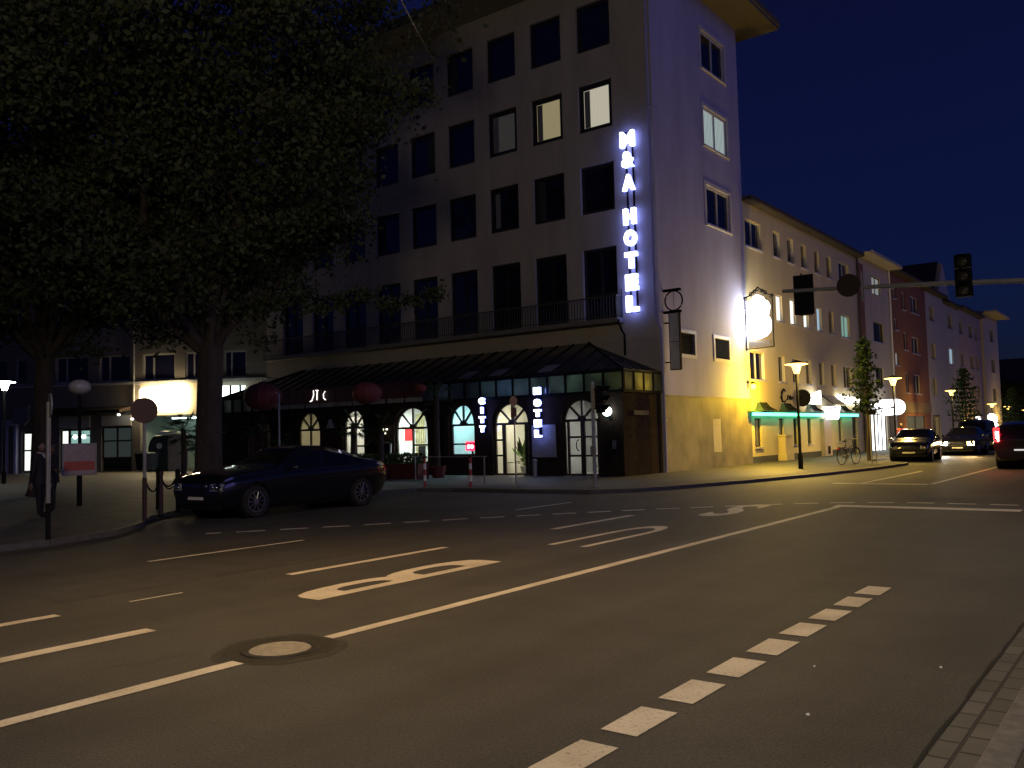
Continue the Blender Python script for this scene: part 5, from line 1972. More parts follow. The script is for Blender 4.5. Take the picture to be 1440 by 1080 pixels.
# ------------------------------------------------------------------ traffic signals
def signal_head(parent, x, y, zt, facing, h=.95, wdt=.30, lens_m=None, name='signal_head'):
    """three lens head; facing +1 looks to +y, -1 looks to -y; 'x' looks along +x"""
    q = MB()
    fx = (lambda a, b, c: (x + a, y + facing * b, c)) if facing in (1, -1) else (lambda a, b, c: (x + b, y + a, c))
    def bx(a0, a1, b0, b1, c0, c1):
        q.hexa([fx(a0, b0, c0), fx(a1, b0, c0), fx(a1, b1, c0), fx(a0, b1, c0), fx(a0, b0, c1), fx(a1, b0, c1), fx(a1, b1, c1), fx(a0, b1, c1)])
    u = h / 3
    for k in range(3):
        bx(-wdt / 2, wdt / 2, -.1, .08, zt - h + k * u + .01, zt - h + (k + 1) * u - .01)
    hd_ = q.build(name, M['black'], parent, bevel=.01)
    for k in range(3):
        c = zt - h + (k + .5) * u
        v = MB()
        seg = 12
        r0 = u * .36
        for i in range(seg):
            a0, a1 = math.pi * (-.12 + 1.24 * i / seg), math.pi * (-.12 + 1.24 * (i + 1) / seg)
            dep0, dep1 = .08 + .22 * (.35 + .65 * max(0, math.sin(a0))), .08 + .22 * (.35 + .65 * max(0, math.sin(a1)))
            p = lambda a, b, r_: fx(math.cos(a) * r_, b, c + math.sin(a) * r_)
            v.hexa([p(a0, .08, r0), p(a1, .08, r0), p(a1, .08, r0 + .012), p(a0, .08, r0 + .012), p(a0, dep0, r0), p(a1, dep1, r0), p(a1, dep1, r0 + .012), p(a0, dep0, r0 + .012)])
        v.build('visor', M['black'], hd_)
        v = MB()
        ringp = [fx(math.cos(a) * r0 * .95, .085, c + math.sin(a) * r0 * .95) for a in [2 * math.pi * i / 16 for i in range(16)]]
        v.add(ringp + [fx(0, .11, c)], [(i, (i + 1) % 16, 16) for i in range(16)])
        v.build('lens', lens_m or M['darklens'], hd_)
    return hd_


M['darklens'] = mat('unlit_lens', (.03, .028, .02), .12, spec=.8)
t = empty('signal_gantry', (1.0, 22, 0), 0, 'grey signal mast with a long horizontal arm reaching over the road from the right', 'signal mast')
q = MB()
q.tube([(1, 22, 0), (1, 22, 5.2)], [.12, .09], 12)
q.build('mast', M['polegrey'], t)
q = MB()
q.tube([(1.0, 22, 4.55), (-2.5, 22, 4.70), (-4.2, 22, 4.85), (-7.9, 22, 5.10)], [.065, .06, .055, .05], 10)
q.tube([(1, 22, 5.15), (-2.2, 22, 4.74)], .02, 6)
q.build('arm', M['polegrey'], t)
th = empty('traffic_light', (-3.72, 22, 4.5), 0, 'black three lens traffic light on the gantry arm against the night sky showing its visors', 'traffic light')
signal_head(th, -3.72, 21.9, 5.44, -1, .98, .34)
q = MB()
q.box((-3.78, 21.98, 4.72), (-3.66, 22.06, 5.0))
q.build('clamp', M['black'], th)
th = empty('traffic_light', (-7.37, 22, 4.5), 0, 'black traffic light at the tip of the gantry arm, seen from behind', 'traffic light')
signal_head(th, -7.37, 22.12, 5.42, 1, .98, .32)
q = MB()
q.box((-7.62, 22.0, 4.46), (-7.12, 22.018, 5.46))
q.build('back_board', M['black'], th)
q = MB()
q.tube([(-7.45, 22.1, 5.42), (-7.45, 22.1, 5.52)], .02, 6)
q.build('clamp', M['black'], th)
t = empty('round_sign', (-6.24, 21.93, 4.8), 0, 'dark round sign hanging from the gantry arm between the two traffic lights', 'sign')
q = MB()
q.lathe([(0, -.012), (.28, -.012), (.28, .012), (0, .012)], (-6.24, 21.9, 5.04), 24, 'y')
q.build('disc', mat('dull_red_disc', (.025, .012, .012), .8), t)
q = MB()
q.box((-6.28, 21.913, 4.95), (-6.20, 21.99, 5.1))
q.box((-5.95, 21.92, 4.62), (-5.91, 21.96, 5.35))
q.build('clamp', M['polegrey'], t)

t = empty('pedestrian_signal', (-13.43, 21.6, K), 0, 'grey signal post with a dark side facing traffic light before the double door', 'traffic light')
q = MB()
q.tube([(-13.43, 21.6, K), (-13.43, 21.6, 3.1)], .055, 10)
q.build('post', M['grey'], t)
signal_head(t, -13.15, 21.6, 2.98, 'x', .8, .26)
q = MB()
for z in (2.3, 2.85): q.box((-13.4, 21.58, z), (-13.24, 21.62, z + .04))
q.build('bracket', M['black'], t)
q = MB()
q.box((-13.5, 21.5, 1.0), (-13.36, 21.545, 1.25))
q.build('push_button_box', M['polegrey'], t)

# ------------------------------------------------------------------ signs, bollards and posts of the plaza
def view_disc(q, c, r, toward, th=.02, n=24, oval=1.0):
    d = Vector(toward).normalized()
    u = Vector((d.y, -d.x, 0))
    w = Vector((0, 0, 1))
    C_ = Vector(c)
    a = [C_ + (u * math.cos(2 * math.pi * i / n) * oval + w * math.sin(2 * math.pi * i / n)) * r - d * th / 2 for i in range(n)]
    b = [p + d * th for p in a]
    q.add(a + b, [tuple(range(n))[::-1], tuple(range(n, 2 * n))] + [(i, (i + 1) % n, n + (i + 1) % n, n + i) for i in range(n)])


x, y = -16.64, 9.71
t = empty('round_sign_post', (x, y, K), 0, 'grey post with a dull red round sign beside the chain posts at the plaza kerb', 'sign')
q = MB()
q.tube([(x, y, K), (x, y, 2.3)], .035, 10)
q.build('post', M['polegrey'], t)
q = MB()
view_disc(q, (x + .04, y - .03, 2.3), .26, (.86, -.5, 0))
q.build('disc', mat('dull_red_sign', (.06, .022, .018), .6), t)
q = MB()
q.tube([(x, y, K), (x, y, .95)], .045, 10)
q.build('sleeve', mat('dark_red_sleeve', (.035, .012, .011), .6), t)

# chain posts and chains
cps = [(-16.64, 9.71), (-17.08, 10.33), (-17.73, 11.13), (-19.3, 11.6)]
for (x, y), lb in zip(cps[1:], ('dark red chain post next to the round sign post', 'dark chain post at the front bumper of the parked black saloon', 'dark chain post behind the bonnet of the parked black saloon')):
    t = empty('chain_post', (x, y, K), 0, lb, 'post', 'chain posts on the plaza kerb')
    q = MB()
    q.lathe([(.045, 0), (.045, .86), (.055, .88), (.055, .93), (.02, .97)], n=12)
    q.build('shaft', mat('post_dark_red', (.03, .01, .01), .6) if lb.startswith('dark red') else M['black'], t, local=True)
    q = MB()
    q.lathe([(.06, 0), (.06, .05), (.046, .06)], n=12)
    q.build('foot', M['black'], t, local=True)
for (a, b), lb in zip(zip(cps, cps[1:]), ('sagging chain between the round sign post and the first chain post', 'sagging chain between the two dark posts in front of the black saloon', 'sagging chain running behind the bonnet of the black saloon')):
    q = MB()
    n = 18
    for i in range(n):
        s0, s1 = i / n, (i + 1.25) / n
        P = lambda s: Vector((a[0] + (b[0] - a[0]) * s, a[1] + (b[1] - a[1]) * s, K + .86 - .30 * 4 * s * (1 - s)))
        q.tube([P(s0), P(min(1, s1))], .013 if i % 2 else .017, 5)
    tag(q.build('chain', M['black']), lb, 'chain')

# sign seen edge on, with its white lower post
x, y = -14.9, 7.0
t = empty('edge_sign', (x, y, K), 0, 'pale grey post with edge on round sign before the two people', 'sign')
q = MB()
q.tube([(x, y, K + .6), (x, y, 2.35)], .036, 10)
q.build('post', M['polegrey'], t)
q = MB()
q.tube([(x, y, K), (x, y, K + .6)], .04, 10)
q.build('post_foot', M['black'], t)
q = MB()
view_disc(q, (x + .05, y, 2.3), .2, (.30, .95, 0))
q.build('disc', M['polegrey'], t)

# unlit globe lamp with notice board
x, y = -22.6, 11.4
t = empty('globe_lamp_post', (x, y, K), 0, 'post with an unlit flattened globe lamp on the plaza', 'lamp post')
q = MB()
q.tube([(x, y, K), (x, y, 1.1)], .065, 10)
q.tube([(x, y, 1.1), (x, y, 3.0)], .04, 10)
q.build('post', M['black'], t)
q = MB()
q.ball((x, y, 3.14), (.27, .27, .2), 20, 12)
q.build('globe', mat('unlit_globe', (.4, .38, .35), .35), t, smooth=True)
nb = empty('notice_board', (x, y, .9), math.atan2(-22.6, -11.4) + math.pi / 2 + math.pi if False else rad(63), 'pale notice board with a red lower band hung on the globe lamp post', 'notice board')
q = MB()
q.box((-.36, -.10, 0), (.36, -.06, .76))
q.build('panel', mat('pale_notice', (.34, .26, .25), .6, var=.25, scale=5), nb, local=True)
q = MB()
q.box((-.35, -.106, .1), (.35, -.1005, .33))
q.build('red_band', mat('red_notice_band', (.42, .07, .05), .6), nb, local=True)
q = MB()
q.box((-.4, -.108, -.03), (-.36, -.05, .79))
q.box((.36, -.108, -.03), (.4, -.05, .79))
q.box((-.36, -.108, .76), (.36, -.05, .79))
q.box((-.36, -.108, -.03), (.36, -.05, 0))
q.build('frame', M['polegrey'], nb, local=True)

# red and white bollards before the hotel, their rail and a steel bollard
def bollard(x, y, lb):
    t = empty('striped_bollard', (x, y, K), 0, lb, 'bollard', 'red and white bollards in front of the hotel')
    q = MB()
    for k in range(5):
        q.mi = k % 2
        q.lathe([(.045, k * .18), (.045, (k + 1) * .18)], n=12)
    q.build('shaft', [mat('bollard_red', (.35, .03, .03), .5) if 'bollard_red' not in bpy.data.materials else bpy.data.materials['bollard_red'], M['white']], t, local=True)
    q = MB()
    q.lathe([(.05, .9), (.05, .93), (.02, .95)], n=12)
    q.build('cap', M['black'], t, local=True)


bollard(-18.82, 20.3, 'red and white striped bollard in front of the terrace left of the entrance')
bollard(-17.04, 20.38, 'red and white striped bollard at the kerb just left of the letters CITY')
q = MB()
q.lathe([(.1, 0), (.1, .02), (.085, .025), (.085, .56), (.10, .57), (.10, .62), (.02, .65)], n=18)
q.lathe([(.089, .3), (.089, .34)], n=18)
o = q.build('steel_bollard', M['grey'], smooth=True)
o.location = (-18.92, 26.3, K)
tag(o, 'short steel bollard standing by the wall right of the open entrance', 'bollard')
x, y = -15.61, 20.74
t = empty('slim_sign_post', (x, y, K), 0, 'very thin dark post with a small reddish round sign in front of the lit entrance', 'sign')
q = MB()
q.tube([(x, y, K), (x, y, 2.75)], .022, 8)
q.build('post', M['polegrey'], t)
q = MB()
view_disc(q, (x, y - .03, 2.62), .15, (.55, -.8, 0), oval=.75)
q.build('disc', mat('red_brown_sign', (.22, .07, .06), .4), t)
q = MB()
q.box((x - .10, y - .04, 2.15), (x + .10, y - .022, 2.43))
q.build('plate', mat('dull_pink_plate', (.2, .12, .11), .5), t)
x, y = -28.7, 22.5
q = MB()
q.tube([(x, y, K), (x, y, 3.5)], .035, 8)
q.lathe([(.09, K), (.09, K + .05), (.04, K + .06)], (x, y, 0), 12)
q.tube([(x, y, 3.5), (x, y - .05, 3.56), (x, y - .2, 3.58)], .02, 6)
tag(q.build('flag_post', M['grey']), 'thin grey post rising behind the parked saloon right of the left red lantern', 'post')
# sign post pair by the parked hatchback
x, y = -10.2, 37.9
t = empty('parking_sign', (x, y, K), 0, 'slim twin post carrying a small dark sign between street tree and parked hatchback', 'sign')
q = MB()
q.tube([(x, y, K), (x, y, 2.35)], .03, 8)
q.tube([(x + .18, y, K), (x + .18, y, 2.2)], .025, 8)
q.build('posts', M['polegrey'], t)
q = MB()
q.box((x - .06, y - .05, 2.1), (x + .26, y - .03, 2.3))
q.build('plate', M['black'], t)

# ------------------------------------------------------------------ red lanterns and terrace
for (x, z, r, lb) in ((-29.75, 3.45, .76, 'big dark red oval lantern left of the thin post above the parked saloon'), (-23.78, 3.3, .55, 'dark red oval lantern over the annex arches near the middle of the facade'),
                      (-22.0, 3.42, .22, 'small dull red lantern right of the middle lantern at the start of the glass band')):
    yy = 22.5 if r > .7 else 22.6 if r > .4 else 23.6
    t = empty('red_lantern', (x, yy, z), 0, lb, 'lantern', 'red lanterns over the terrace')
    q = MB()
    n, m_ = 28, 10
    for i in range(1):
        vs, fs = [], []
        for a in range(m_ + 1):
            th_ = math.pi * (a + .5) / (m_ + 1)
            for k in range(n):
                rr = r * (1 + .022 * (-1) ** k)
                vs.append((rr * math.sin(th_) * math.cos(2 * math.pi * k / n), rr * math.sin(th_) * math.sin(2 * math.pi * k / n), -r * .75 * math.cos(th_)))
        for a in range(m_):
            for k in range(n): fs.append((a * n + k, a * n + (k + 1) % n, (a + 1) * n + (k + 1) % n, (a + 1) * n + k))
        q.add(vs, fs)
    q.build('shade', mat('lantern_red', (.15, .03, .024), .8, var=.3, scale=4) if 'lantern_red' not in bpy.data.materials else bpy.data.materials['lantern_red'], t, local=True)
    q = MB()
    q.lathe([(r * .2, r * .72), (r * .2, r * .8)], n=16)
    q.lathe([(r * .2, -r * .8), (r * .2, -r * .72)], n=16)
    q.build('rims', M['black'], t, local=True)
    q = MB()
    q.tube([(x, yy, z + r * .8), (x, yy, z + r * .8 + .2), (x, 26.85, 4.0)], .012, 5)
    q.build('cord', M['black'], t)

hedge_leaf = M['palm']
# terrace planters with low hedges
def leaf_cloud(n, fn, s0, s1):
    c = np.array([fn() for _ in range(n)])
    return leaf_quads(c, NPR.uniform(s0, s1, n))


def leaf_quads(c, s):
    n = len(c)
    a = NPR.normal(size=(n, 3))
    a /= np.linalg.norm(a, axis=1)[:, None]
    b = NPR.normal(size=(n, 3))
    b -= (b * a).sum(1)[:, None] * a
    b /= np.linalg.norm(b, axis=1)[:, None]
    a *= s[:, None] * .5
    b *= s[:, None] * .3
    v = np.stack([c - a, c - a * .1 + b, c + a, c - a * .1 - b], 1).reshape(-1, 3)
    return v


def leaf_mesh(name, v, m, parent):
    n = len(v) // 4
    me = bpy.data.meshes.new(name)
    v = v - np.array(origin_of(parent))
    me.vertices.add(len(v))
    me.vertices.foreach_set('co', v.astype(np.float32).ravel())
    me.loops.add(len(v))
    me.loops.foreach_set('vertex_index', np.arange(len(v), dtype=np.int32))
    me.polygons.add(n)
    me.polygons.foreach_set('loop_start', np.arange(0, len(v), 4, dtype=np.int32))
    me.materials.append(m)
    me.update()
    me.validate()
    o = bpy.data.objects.new(name, me)
    COL.objects.link(o)
    o.parent = parent
    return o


for i, (x0, x1) in enumerate([(-28.9, -26.9), (-26.7, -24.7), (-24.5, -22.6)]):
    t = empty('hedge_planter', ((x0 + x1) / 2, 24.3, K), 0, ['dark planter box with clipped plants behind the boot of the black saloon', 'dark planter box with clipped plants under the wide lit arch', 'dark planter box with clipped plants under the cyan lit arch'][i], 'planter', 'terrace planters in front of the annex')
    q = MB()
    q.box((x0, 24.0, K), (x1, 24.6, K + .5))
    q.box((x0 - .03, 23.97, K + .5), (x1 + .03, 24.63, K + .56))
    q.build('box', M['darkred'], t)
    v = leaf_cloud(900, lambda: (RND.uniform(x0, x1), RND.uniform(24.0, 24.6), RND.uniform(K + .5, K + .95)), .08, .16)
    leaf_mesh('foliage', v, M['palm'], t)

# rail between bollard and terrace
q = MB()
q.tube([(-21.5, 22.6, .95), (-18.2, 22.6, .95)], .02, 6)
for x in (-21.4, -18.3): q.tube([(x, 22.6, K), (x, 22.6, .95)], .025, 6)
tag(q.build('terrace_rail', M['polegrey']), 'low grey rail at the right end of the terrace before the entrance', 'railing')
# menu case on a stand with small lights
t = empty('menu_case', (-26.8, 26.5, K), 0, 'small grey glazed menu case standing by the wall between two lit arches', 'menu case')
q = MB()
q.box((-27.15, 26.5, .7), (-26.5, 26.58, 1.5))
q.build('case', M['polegrey'], t)
q = MB()
q.box((-27.08, 26.488, .78), (-26.57, 26.499, 1.42))
q.build('glass', M['nightglass'], t)
q = MB()
q.tube([(-26.83, 26.54, K), (-26.83, 26.54, .7)], .03)
q.build('stand', M['black'], t)
t = empty('bracket_lamp', (-26.2, 26.85, 1.9), 0, 'cluster of three tiny warm bulbs on the dark wall left of the wide lit arch', 'wall lamp')
q = MB()
for dx, dz in ((-.12, .05), (.1, .06), (0, -.1)): q.ball((-26.1 + dx - .9, 26.7, 1.95 + dz), .045, 8, 6)
q.build('bulbs', emit('bulb_glow', (1, .9, .65), 4), t, smooth=True)
q = MB()
q.tube([(-27.0, 26.88, 1.9), (-27.0, 26.7, 2.08)], .015, 5)
q.build('bracket', M['black'], t)
t = empty('bell_lamp', (-30.4, 26.85, 2.3), 0, 'small unlit bell shaped lamp on the wall left of the second lit arch', 'wall lamp')
q = MB()
q.lathe([(.04, 2.55), (.08, 2.5), (.14, 2.3), (.2, 2.15)], (-30.4, 26.65, 0), 14)
q.build('shade', M['polegrey'], t)
q = MB()
q.tube([(-30.4, 26.88, 2.6), (-30.4, 26.65, 2.62), (-30.4, 26.65, 2.54)], .015, 5)
q.build('bracket', M['black'], t)

# ------------------------------------------------------------------ containers in the passage
c = LF(10.0, 0, 1.2)
rz_ = math.atan2(.484, .875)
t = empty('bottle_bank', (*LF(9.75, 0, .6)[:2], K), rz_, 'large dark domed recycling container in the lit passage', 'recycling container')
q = MB()
prof = [(-.62, 0), (-.62, 1.35), (-.5, 1.75), (-.25, 2.05), (.62, 2.05), (.62, 0)]
f_ = lambda u, z, d=0: (u, -d, z)
q.prism(prof, f_, -.6, .6)
q.build('body', M['darkgreen'] if 'darkgreen' in M else mat('dark_green_container', (.02, .03, .03), .5), t, local=True, bevel=.06)
q = MB()
q.lathe([(.17, -.63), (.17, -.6)], (.1, 0, 1.45), 16, 'y')
q.build('opening', M['white'], t, local=True)
q = MB()
for dx in (-.5, .5): q.box((dx - .08, -.5, -.02), (dx + .08, .5, 0))
q.build('skids', M['black'], t, local=True)
t = empty('booth', (*LF(10.75, 0, .75)[:2], K), rz_, 'pale cabinet with slanted white lid beside the dark recycling container', 'cabinet')
q = MB()
q.box((-.42, -.4, 0), (.42, .4, 2.1))
q.build('body', mat('pale_cabinet', (.42, .38, .33), .6, var=.2, scale=3), t, local=True, bevel=.03)
q = MB()
q.hexa([(-.9, -.5, 2.15), (.5, -.5, 2.102), (.5, .45, 2.102), (-.9, .45, 2.15), (-.8, -.45, 2.3), (.4, -.45, 2.2), (.4, .4, 2.2), (-.8, .4, 2.3)])
q.build('lid', M['white'], t, local=True)
q = MB()
q.lathe([(.12, -.42), (.12, -.4)], (.0, 0, 1.75), 14, 'y')
q.build('opening', M['white'], t, local=True)
for u, d_, m_, lb_ in ((8.65, .9, M['black'], 'black wheeled bin left of the grey bin in the lit passage'), (9.5, 1.5, mat('grey_bin_plastic', (.12, .15, .16), .5), 'grey wheeled bin in front of the dark recycling container')):
    t = empty('wheeled_bin', (*LF(u, 0, d_)[:2], K), rz_, lb_, 'bin', 'wheeled bins in the passage')
    q = MB()
    q.hexa([(-.24, -.25, .08), (.24, -.25, .08), (.24, .25, .08), (-.24, .25, .08), (-.31, -.34, 1.0), (.31, -.34, 1.0), (.31, .33, 1.0), (-.31, .33, 1.0)])
    q.build('body', m_, t, local=True, bevel=.02)
    q = MB()
    q.hexa([(-.34, -.38, 1.0), (.34, -.38, 1.0), (.34, .36, 1.0), (-.34, .36, 1.0), (-.32, -.36, 1.05), (.32, -.36, 1.05), (.32, .36, 1.13), (-.32, .36, 1.13)])
    q.tube([(-.28, .40, 1.06), (.28, .40, 1.06)], .02, 6)
    q.build('lid', m_, t, local=True)
    for s in (-1, 1):
        q = MB()
        q.lathe([(.1, -.03), (.1, .03)], (0, 0, 0), 14, 'x')
        w = q.build('wheel', M['tyre'], t, local=True)
        w.location = (s * .26, .24, .1)

# hanging shop sign flag on the far left
t = empty('flag_sign', LF(.6, 2.9, .6), 0, 'dim grey projecting sign on the dark facade behind the left tree trunk', 'sign')
q = MB()
q.prism([(.05, 3.1), (.15, 4.0), (1.15, 4.15), (1.1, 3.2), (.8, 2.95)], LF, .5, .58)
q.build('panel', mat('dim_grey_panel', (.13, .14, .135), .6), t)
q = MB()
q.tube([LF(.6, 4.05, .54), LF(.6, 4.2, .5), LF(.6, 4.2, 0)], .02, 5)
q.build('bracket', M['black'], t)


# ------------------------------------------------------------------ trees
def limb(mb, p0, p1, r0, r1, wob=.15, n=6, sides=8):
    p0, p1 = Vector(p0), Vector(p1)
    pts, rs = [], []
    for i in range(n + 1):
        s = i / n
        v = p0.lerp(p1, s)
        if 0 < i < n:
            v += Vector((RND.uniform(-1, 1), RND.uniform(-1, 1), RND.uniform(-.5, .5))) * wob
        pts.append(v)
        rs.append(r0 + (r1 - r0) * s)
    mb.tube(pts, rs, sides)
    return pts


def big_tree(x, y, r, label, fork, spread, nclump, nleaf, shape, extra=(), zmin=4.6):
    t = empty('broadleaf_tree', (x, y, K), 0, label, 'tree', 'broadleaf trees on the plaza')
    tr = MB()
    # flared, slightly fluted trunk
    hs = [0, .25, .6, 1.4, fork * .6, fork]
    rr = [r * 1.5, r * 1.2, r * 1.05, r, r * .93, r * .88]
    vs, fs = [], []
    n = 18
    for h, q in zip(hs, rr):
        for k in range(n):
            a = 2 * math.pi * k / n
            w = q * (1 + .07 * math.sin(3 * a + h) + .03 * math.sin(7 * a))
            vs.append((x + w * math.cos(a) + .03 * h, y + w * math.sin(a), K - .02 + h))
    for i in range(len(hs) - 1):
        for k in range(n): fs.append((i * n + k, i * n + (k + 1) % n, (i + 1) * n + (k + 1) % n, (i + 1) * n + k))
    tr.add(vs, fs)
    top = Vector((x + .03 * fork, y, K + fork - .1))
    tips = []
    for i in range(9):
        a = 2 * math.pi * i / 9 + RND.uniform(-.25, .25)
        el = RND.uniform(.35, 1.3)
        L_ = spread * RND.uniform(.6, .95)
        e = top + Vector((math.cos(a) * L_ * math.cos(el), math.sin(a) * L_ * math.cos(el), L_ * math.sin(el) * 1.25 + .6))
        pts = limb(tr, top - Vector((0, 0, .3)), e, r * .42, .05, .25, 6)
        tips += pts[2:]
        for j in range(3):
            b = pts[3 + j % 3]
            e2 = b + Vector((RND.uniform(-1, 1), RND.uniform(-1, 1), RND.uniform(-.1, .9))) * spread * .38
            p2 = limb(tr, b, e2, .07, .02, .15, 4, 6)
            tips += p2[1:]
    limb(tr, top - Vector((0, 0, .3)), top + Vector((.3, .2, spread * 1.1)), r * .5, .06, .2)
    tr.build('trunk', M['bark'], t, smooth=True, recalc=False)
    # crown: leaf clumps spread through the volume of the crown
    (cx, cy, cz), (ax, ay, az_up, az_dn) = shape
    C_ = []
    while len(C_) < nclump:
        u = NPR.normal(size=3)
        u /= np.linalg.norm(u)
        q = u * NPR.uniform(.25, 1) ** .45
        wob = 1 + .16 * math.sin(3.1 * u[0] + 1.7 * u[2] + x) + .12 * math.sin(5.3 * u[1] - 2.2 * u[2])
        p = np.array([cx + q[0] * ax * wob, cy + q[1] * ay * wob, cz + q[2] * (az_up if q[2] > 0 else az_dn) * wob])
        C_.append((p, NPR.uniform(.55, 1.15)))
    for e in extra: C_.append((np.array(e[:3]), e[3]))
    for tp in tips: C_.append((np.array(tp), .6))
    per = max(8, nleaf // len(C_))
    pts = []
    for p, s in C_:
        d = NPR.normal(size=(per, 3)) * s * .55
        d[:, 2] *= .6
        pts.append(p + d)
    c = np.concatenate(pts)
    c = c[c[:, 2] > zmin + .5 * np.sin(c[:, 0] * 1.3) * np.sin(c[:, 1] * 1.7) + NPR.uniform(-.2, .4, len(c))]
    leaf_mesh('crown', leaf_quads(c, NPR.uniform(.10, .23, len(c))), M['leaf'], t)
    return t


big_tree(-21.6, 14.5, .36, 'thick dark plaza tree behind the parked black saloon with a crown filling the upper left', 4.3, 6.5, 700, 125000,
         ((-21.0, 14.2, 12.2), (6.3, 6.3, 7.5, 7.2)),
         extra=[(-21.2 + i * .5 + .8, 15.0 + i * .4, 5.3 + .16 * (i % 3), .34) for i in range(9)])
big_tree(-29.0, 13.4, .30, 'slimmer plaza tree behind the two people with lit leaves low in its crown', 4.6, 7.0, 800, 125000,
         ((-29.6, 13.0, 12.6), (7.8, 7.8, 8.0, 7.6)), extra=[(-28.2 + .45 * i, 14.5 + .3 * i, 5.6 + .2 * (i % 4), .5) for i in range(8)], zmin=4.7)


def cone_tree(x, y, h, label, wmax, zlow, n):
    t = empty('street_tree', (x, y, K), 0, label, 'tree', 'slim conical street trees')
    tr = MB()
    limb(tr, (x, y, K - .02), (x + .04, y, K + h * .97), .085, .015, .02, 8)
    pts = []
    z = zlow
    tiers = []
    while z < h - .1:
        f = (z - zlow) / (h - zlow)
        rr = wmax * (1 - f) ** .8 * (.8 + .4 * RND.random()) + .12
        for k in range(7):
            a = 2 * math.pi * (k / 7) + RND.uniform(-.4, .4) + z * 2
            L_ = rr * RND.uniform(.55, 1.1)
            b, e = Vector((x, y, K + z)), Vector((x + math.cos(a) * L_, y + math.sin(a) * L_, K + z + L_ * .16))
            tr.tube([b, e], [.018, .006], 4)
            m_ = 26
            s = NPR.uniform(.2, 1.05, m_)
            q = np.array(b)[None] + (np.array(e) - np.array(b))[None] * s[:, None] + NPR.normal(size=(m_, 3)) * np.array([.09, .09, .07])
            pts.append(q)
        z += .30
    for k in range(3):
        pts.append(np.array([[x, y, K + h - .1 * k]]) + NPR.normal(size=(10, 3)) * .07)
    tr.build('trunk', M['bark'], t, smooth=True, recalc=False)
    c = np.concatenate(pts)
    leaf_mesh('crown', leaf_quads(c, NPR.uniform(.10, .2, len(c))), M['leaf2'], t)


cone_tree(-11.15, 41.0, 5.5, 'conical young street tree between the yellow house and the parked hatchback', .85, 2.2, 0)
cone_tree(-11.2, 64.0, 5.1, 'second conical street tree further along before the pale gabled house', 1.25, 1.7, 0)
cone_tree(-12.6, 95.0, 4.8, 'dark conical tree beside the end house at the street bend', 1.3, 1.4, 0)

# dark trees at the far end
for (x, y, h, w, lb) in ((-12.5, 128, 8.5, 3.6, 'dark rounded tree before the far houses at the right edge'), (-17.5, 129, 7.0, 2.6, 'dark rounded tree right behind the pale end house')):
    t = empty('dark_tree', (x, y, 0), 0, lb, 'tree')
    tr = MB()
    limb(tr, (x, y, 0), (x, y, h * .6), .25, .12, .05)
    for k in range(5): limb(tr, (x, y, h * .4), (x + math.cos(k * 1.26) * w * .6, y + math.sin(k * 1.26) * w * .6, h * .75), .1, .03, .1, 4, 6)
    tr.build('trunk', M['bark'], t, recalc=False)
    u = NPR.normal(size=(5200, 3))
    u /= np.linalg.norm(u, axis=1)[:, None]
    u *= (NPR.uniform(.1, 1, 5200) ** .4)[:, None]
    k = 1 + .2 * np.sin(u[:, 0] * 5 + u[:, 2] * 4)
    c = np.stack([x + u[:, 0] * w * k, y + u[:, 1] * w * k, h * .62 + u[:, 2] * h * .42 * k], 1)
    leaf_mesh('crown', leaf_quads(c, NPR.uniform(.3, .55, 5200)), M['leaf'], t)


# ------------------------------------------------------------------ palms of the terrace
def palm(x, y, h, size, label, nf=20):
    t = empty('fan_palm', (x, y, K), RND.uniform(0, 6), label, 'palm', 'potted fan palms on the terrace')
    q = MB()
    q.lathe([(.22, 0), (.3, .42), (.32, .45), (.27, .45), (.26, .4), (0, .4)], n=16)
    q.build('pot', M['darkred'], t, local=True)
    q = MB()
    q.tube([(0, 0, .4), (.02, .01, h * .5), (0, 0, h)], [.10, .11, .09], 9)
    q.build('trunk', M['bark'], t, local=True)
    f = MB()
    for i in range(nf):
        a = i * 2.4 + RND.uniform(-.2, .2)
        el = RND.uniform(-.75, 1.2)
        d = Vector((math.cos(a) * math.cos(el), math.sin(a) * math.cos(el), math.sin(el)))
        st = size * RND.uniform(.45, .7)
        b, e = Vector((0, 0, h)), Vector((0, 0, h)) + d * st - Vector((0, 0, .06))
        f.tube([b, e], [.012, .008], 4)
        u = d.cross(Vector((0, 0, 1)))
        u = u.normalized() if u.length > .1 else Vector((1, 0, 0))
        for k in range(15):
            an = rad(-85 + 170 * k / 14)
            L_ = size * .48 * (.75 + .25 * math.cos(an)) * RND.uniform(.85, 1.05)
            dd = (d * math.cos(an) + u * math.sin(an)).normalized()
            tip = e + dd * L_ - Vector((0, 0, .22 * L_ * RND.uniform(.4, 1.4)))
            sd = dd.cross(Vector((0, 0, 1)))
            sd = (sd.normalized() if sd.length > .1 else u) * .022
            mid = e + dd * L_ * .55 + Vector((0, 0, -.02))
            f.quad(e, mid + sd, tip, mid - sd)
    f.build('fronds', M['palm'], t, local=True, recalc=False)
    return t


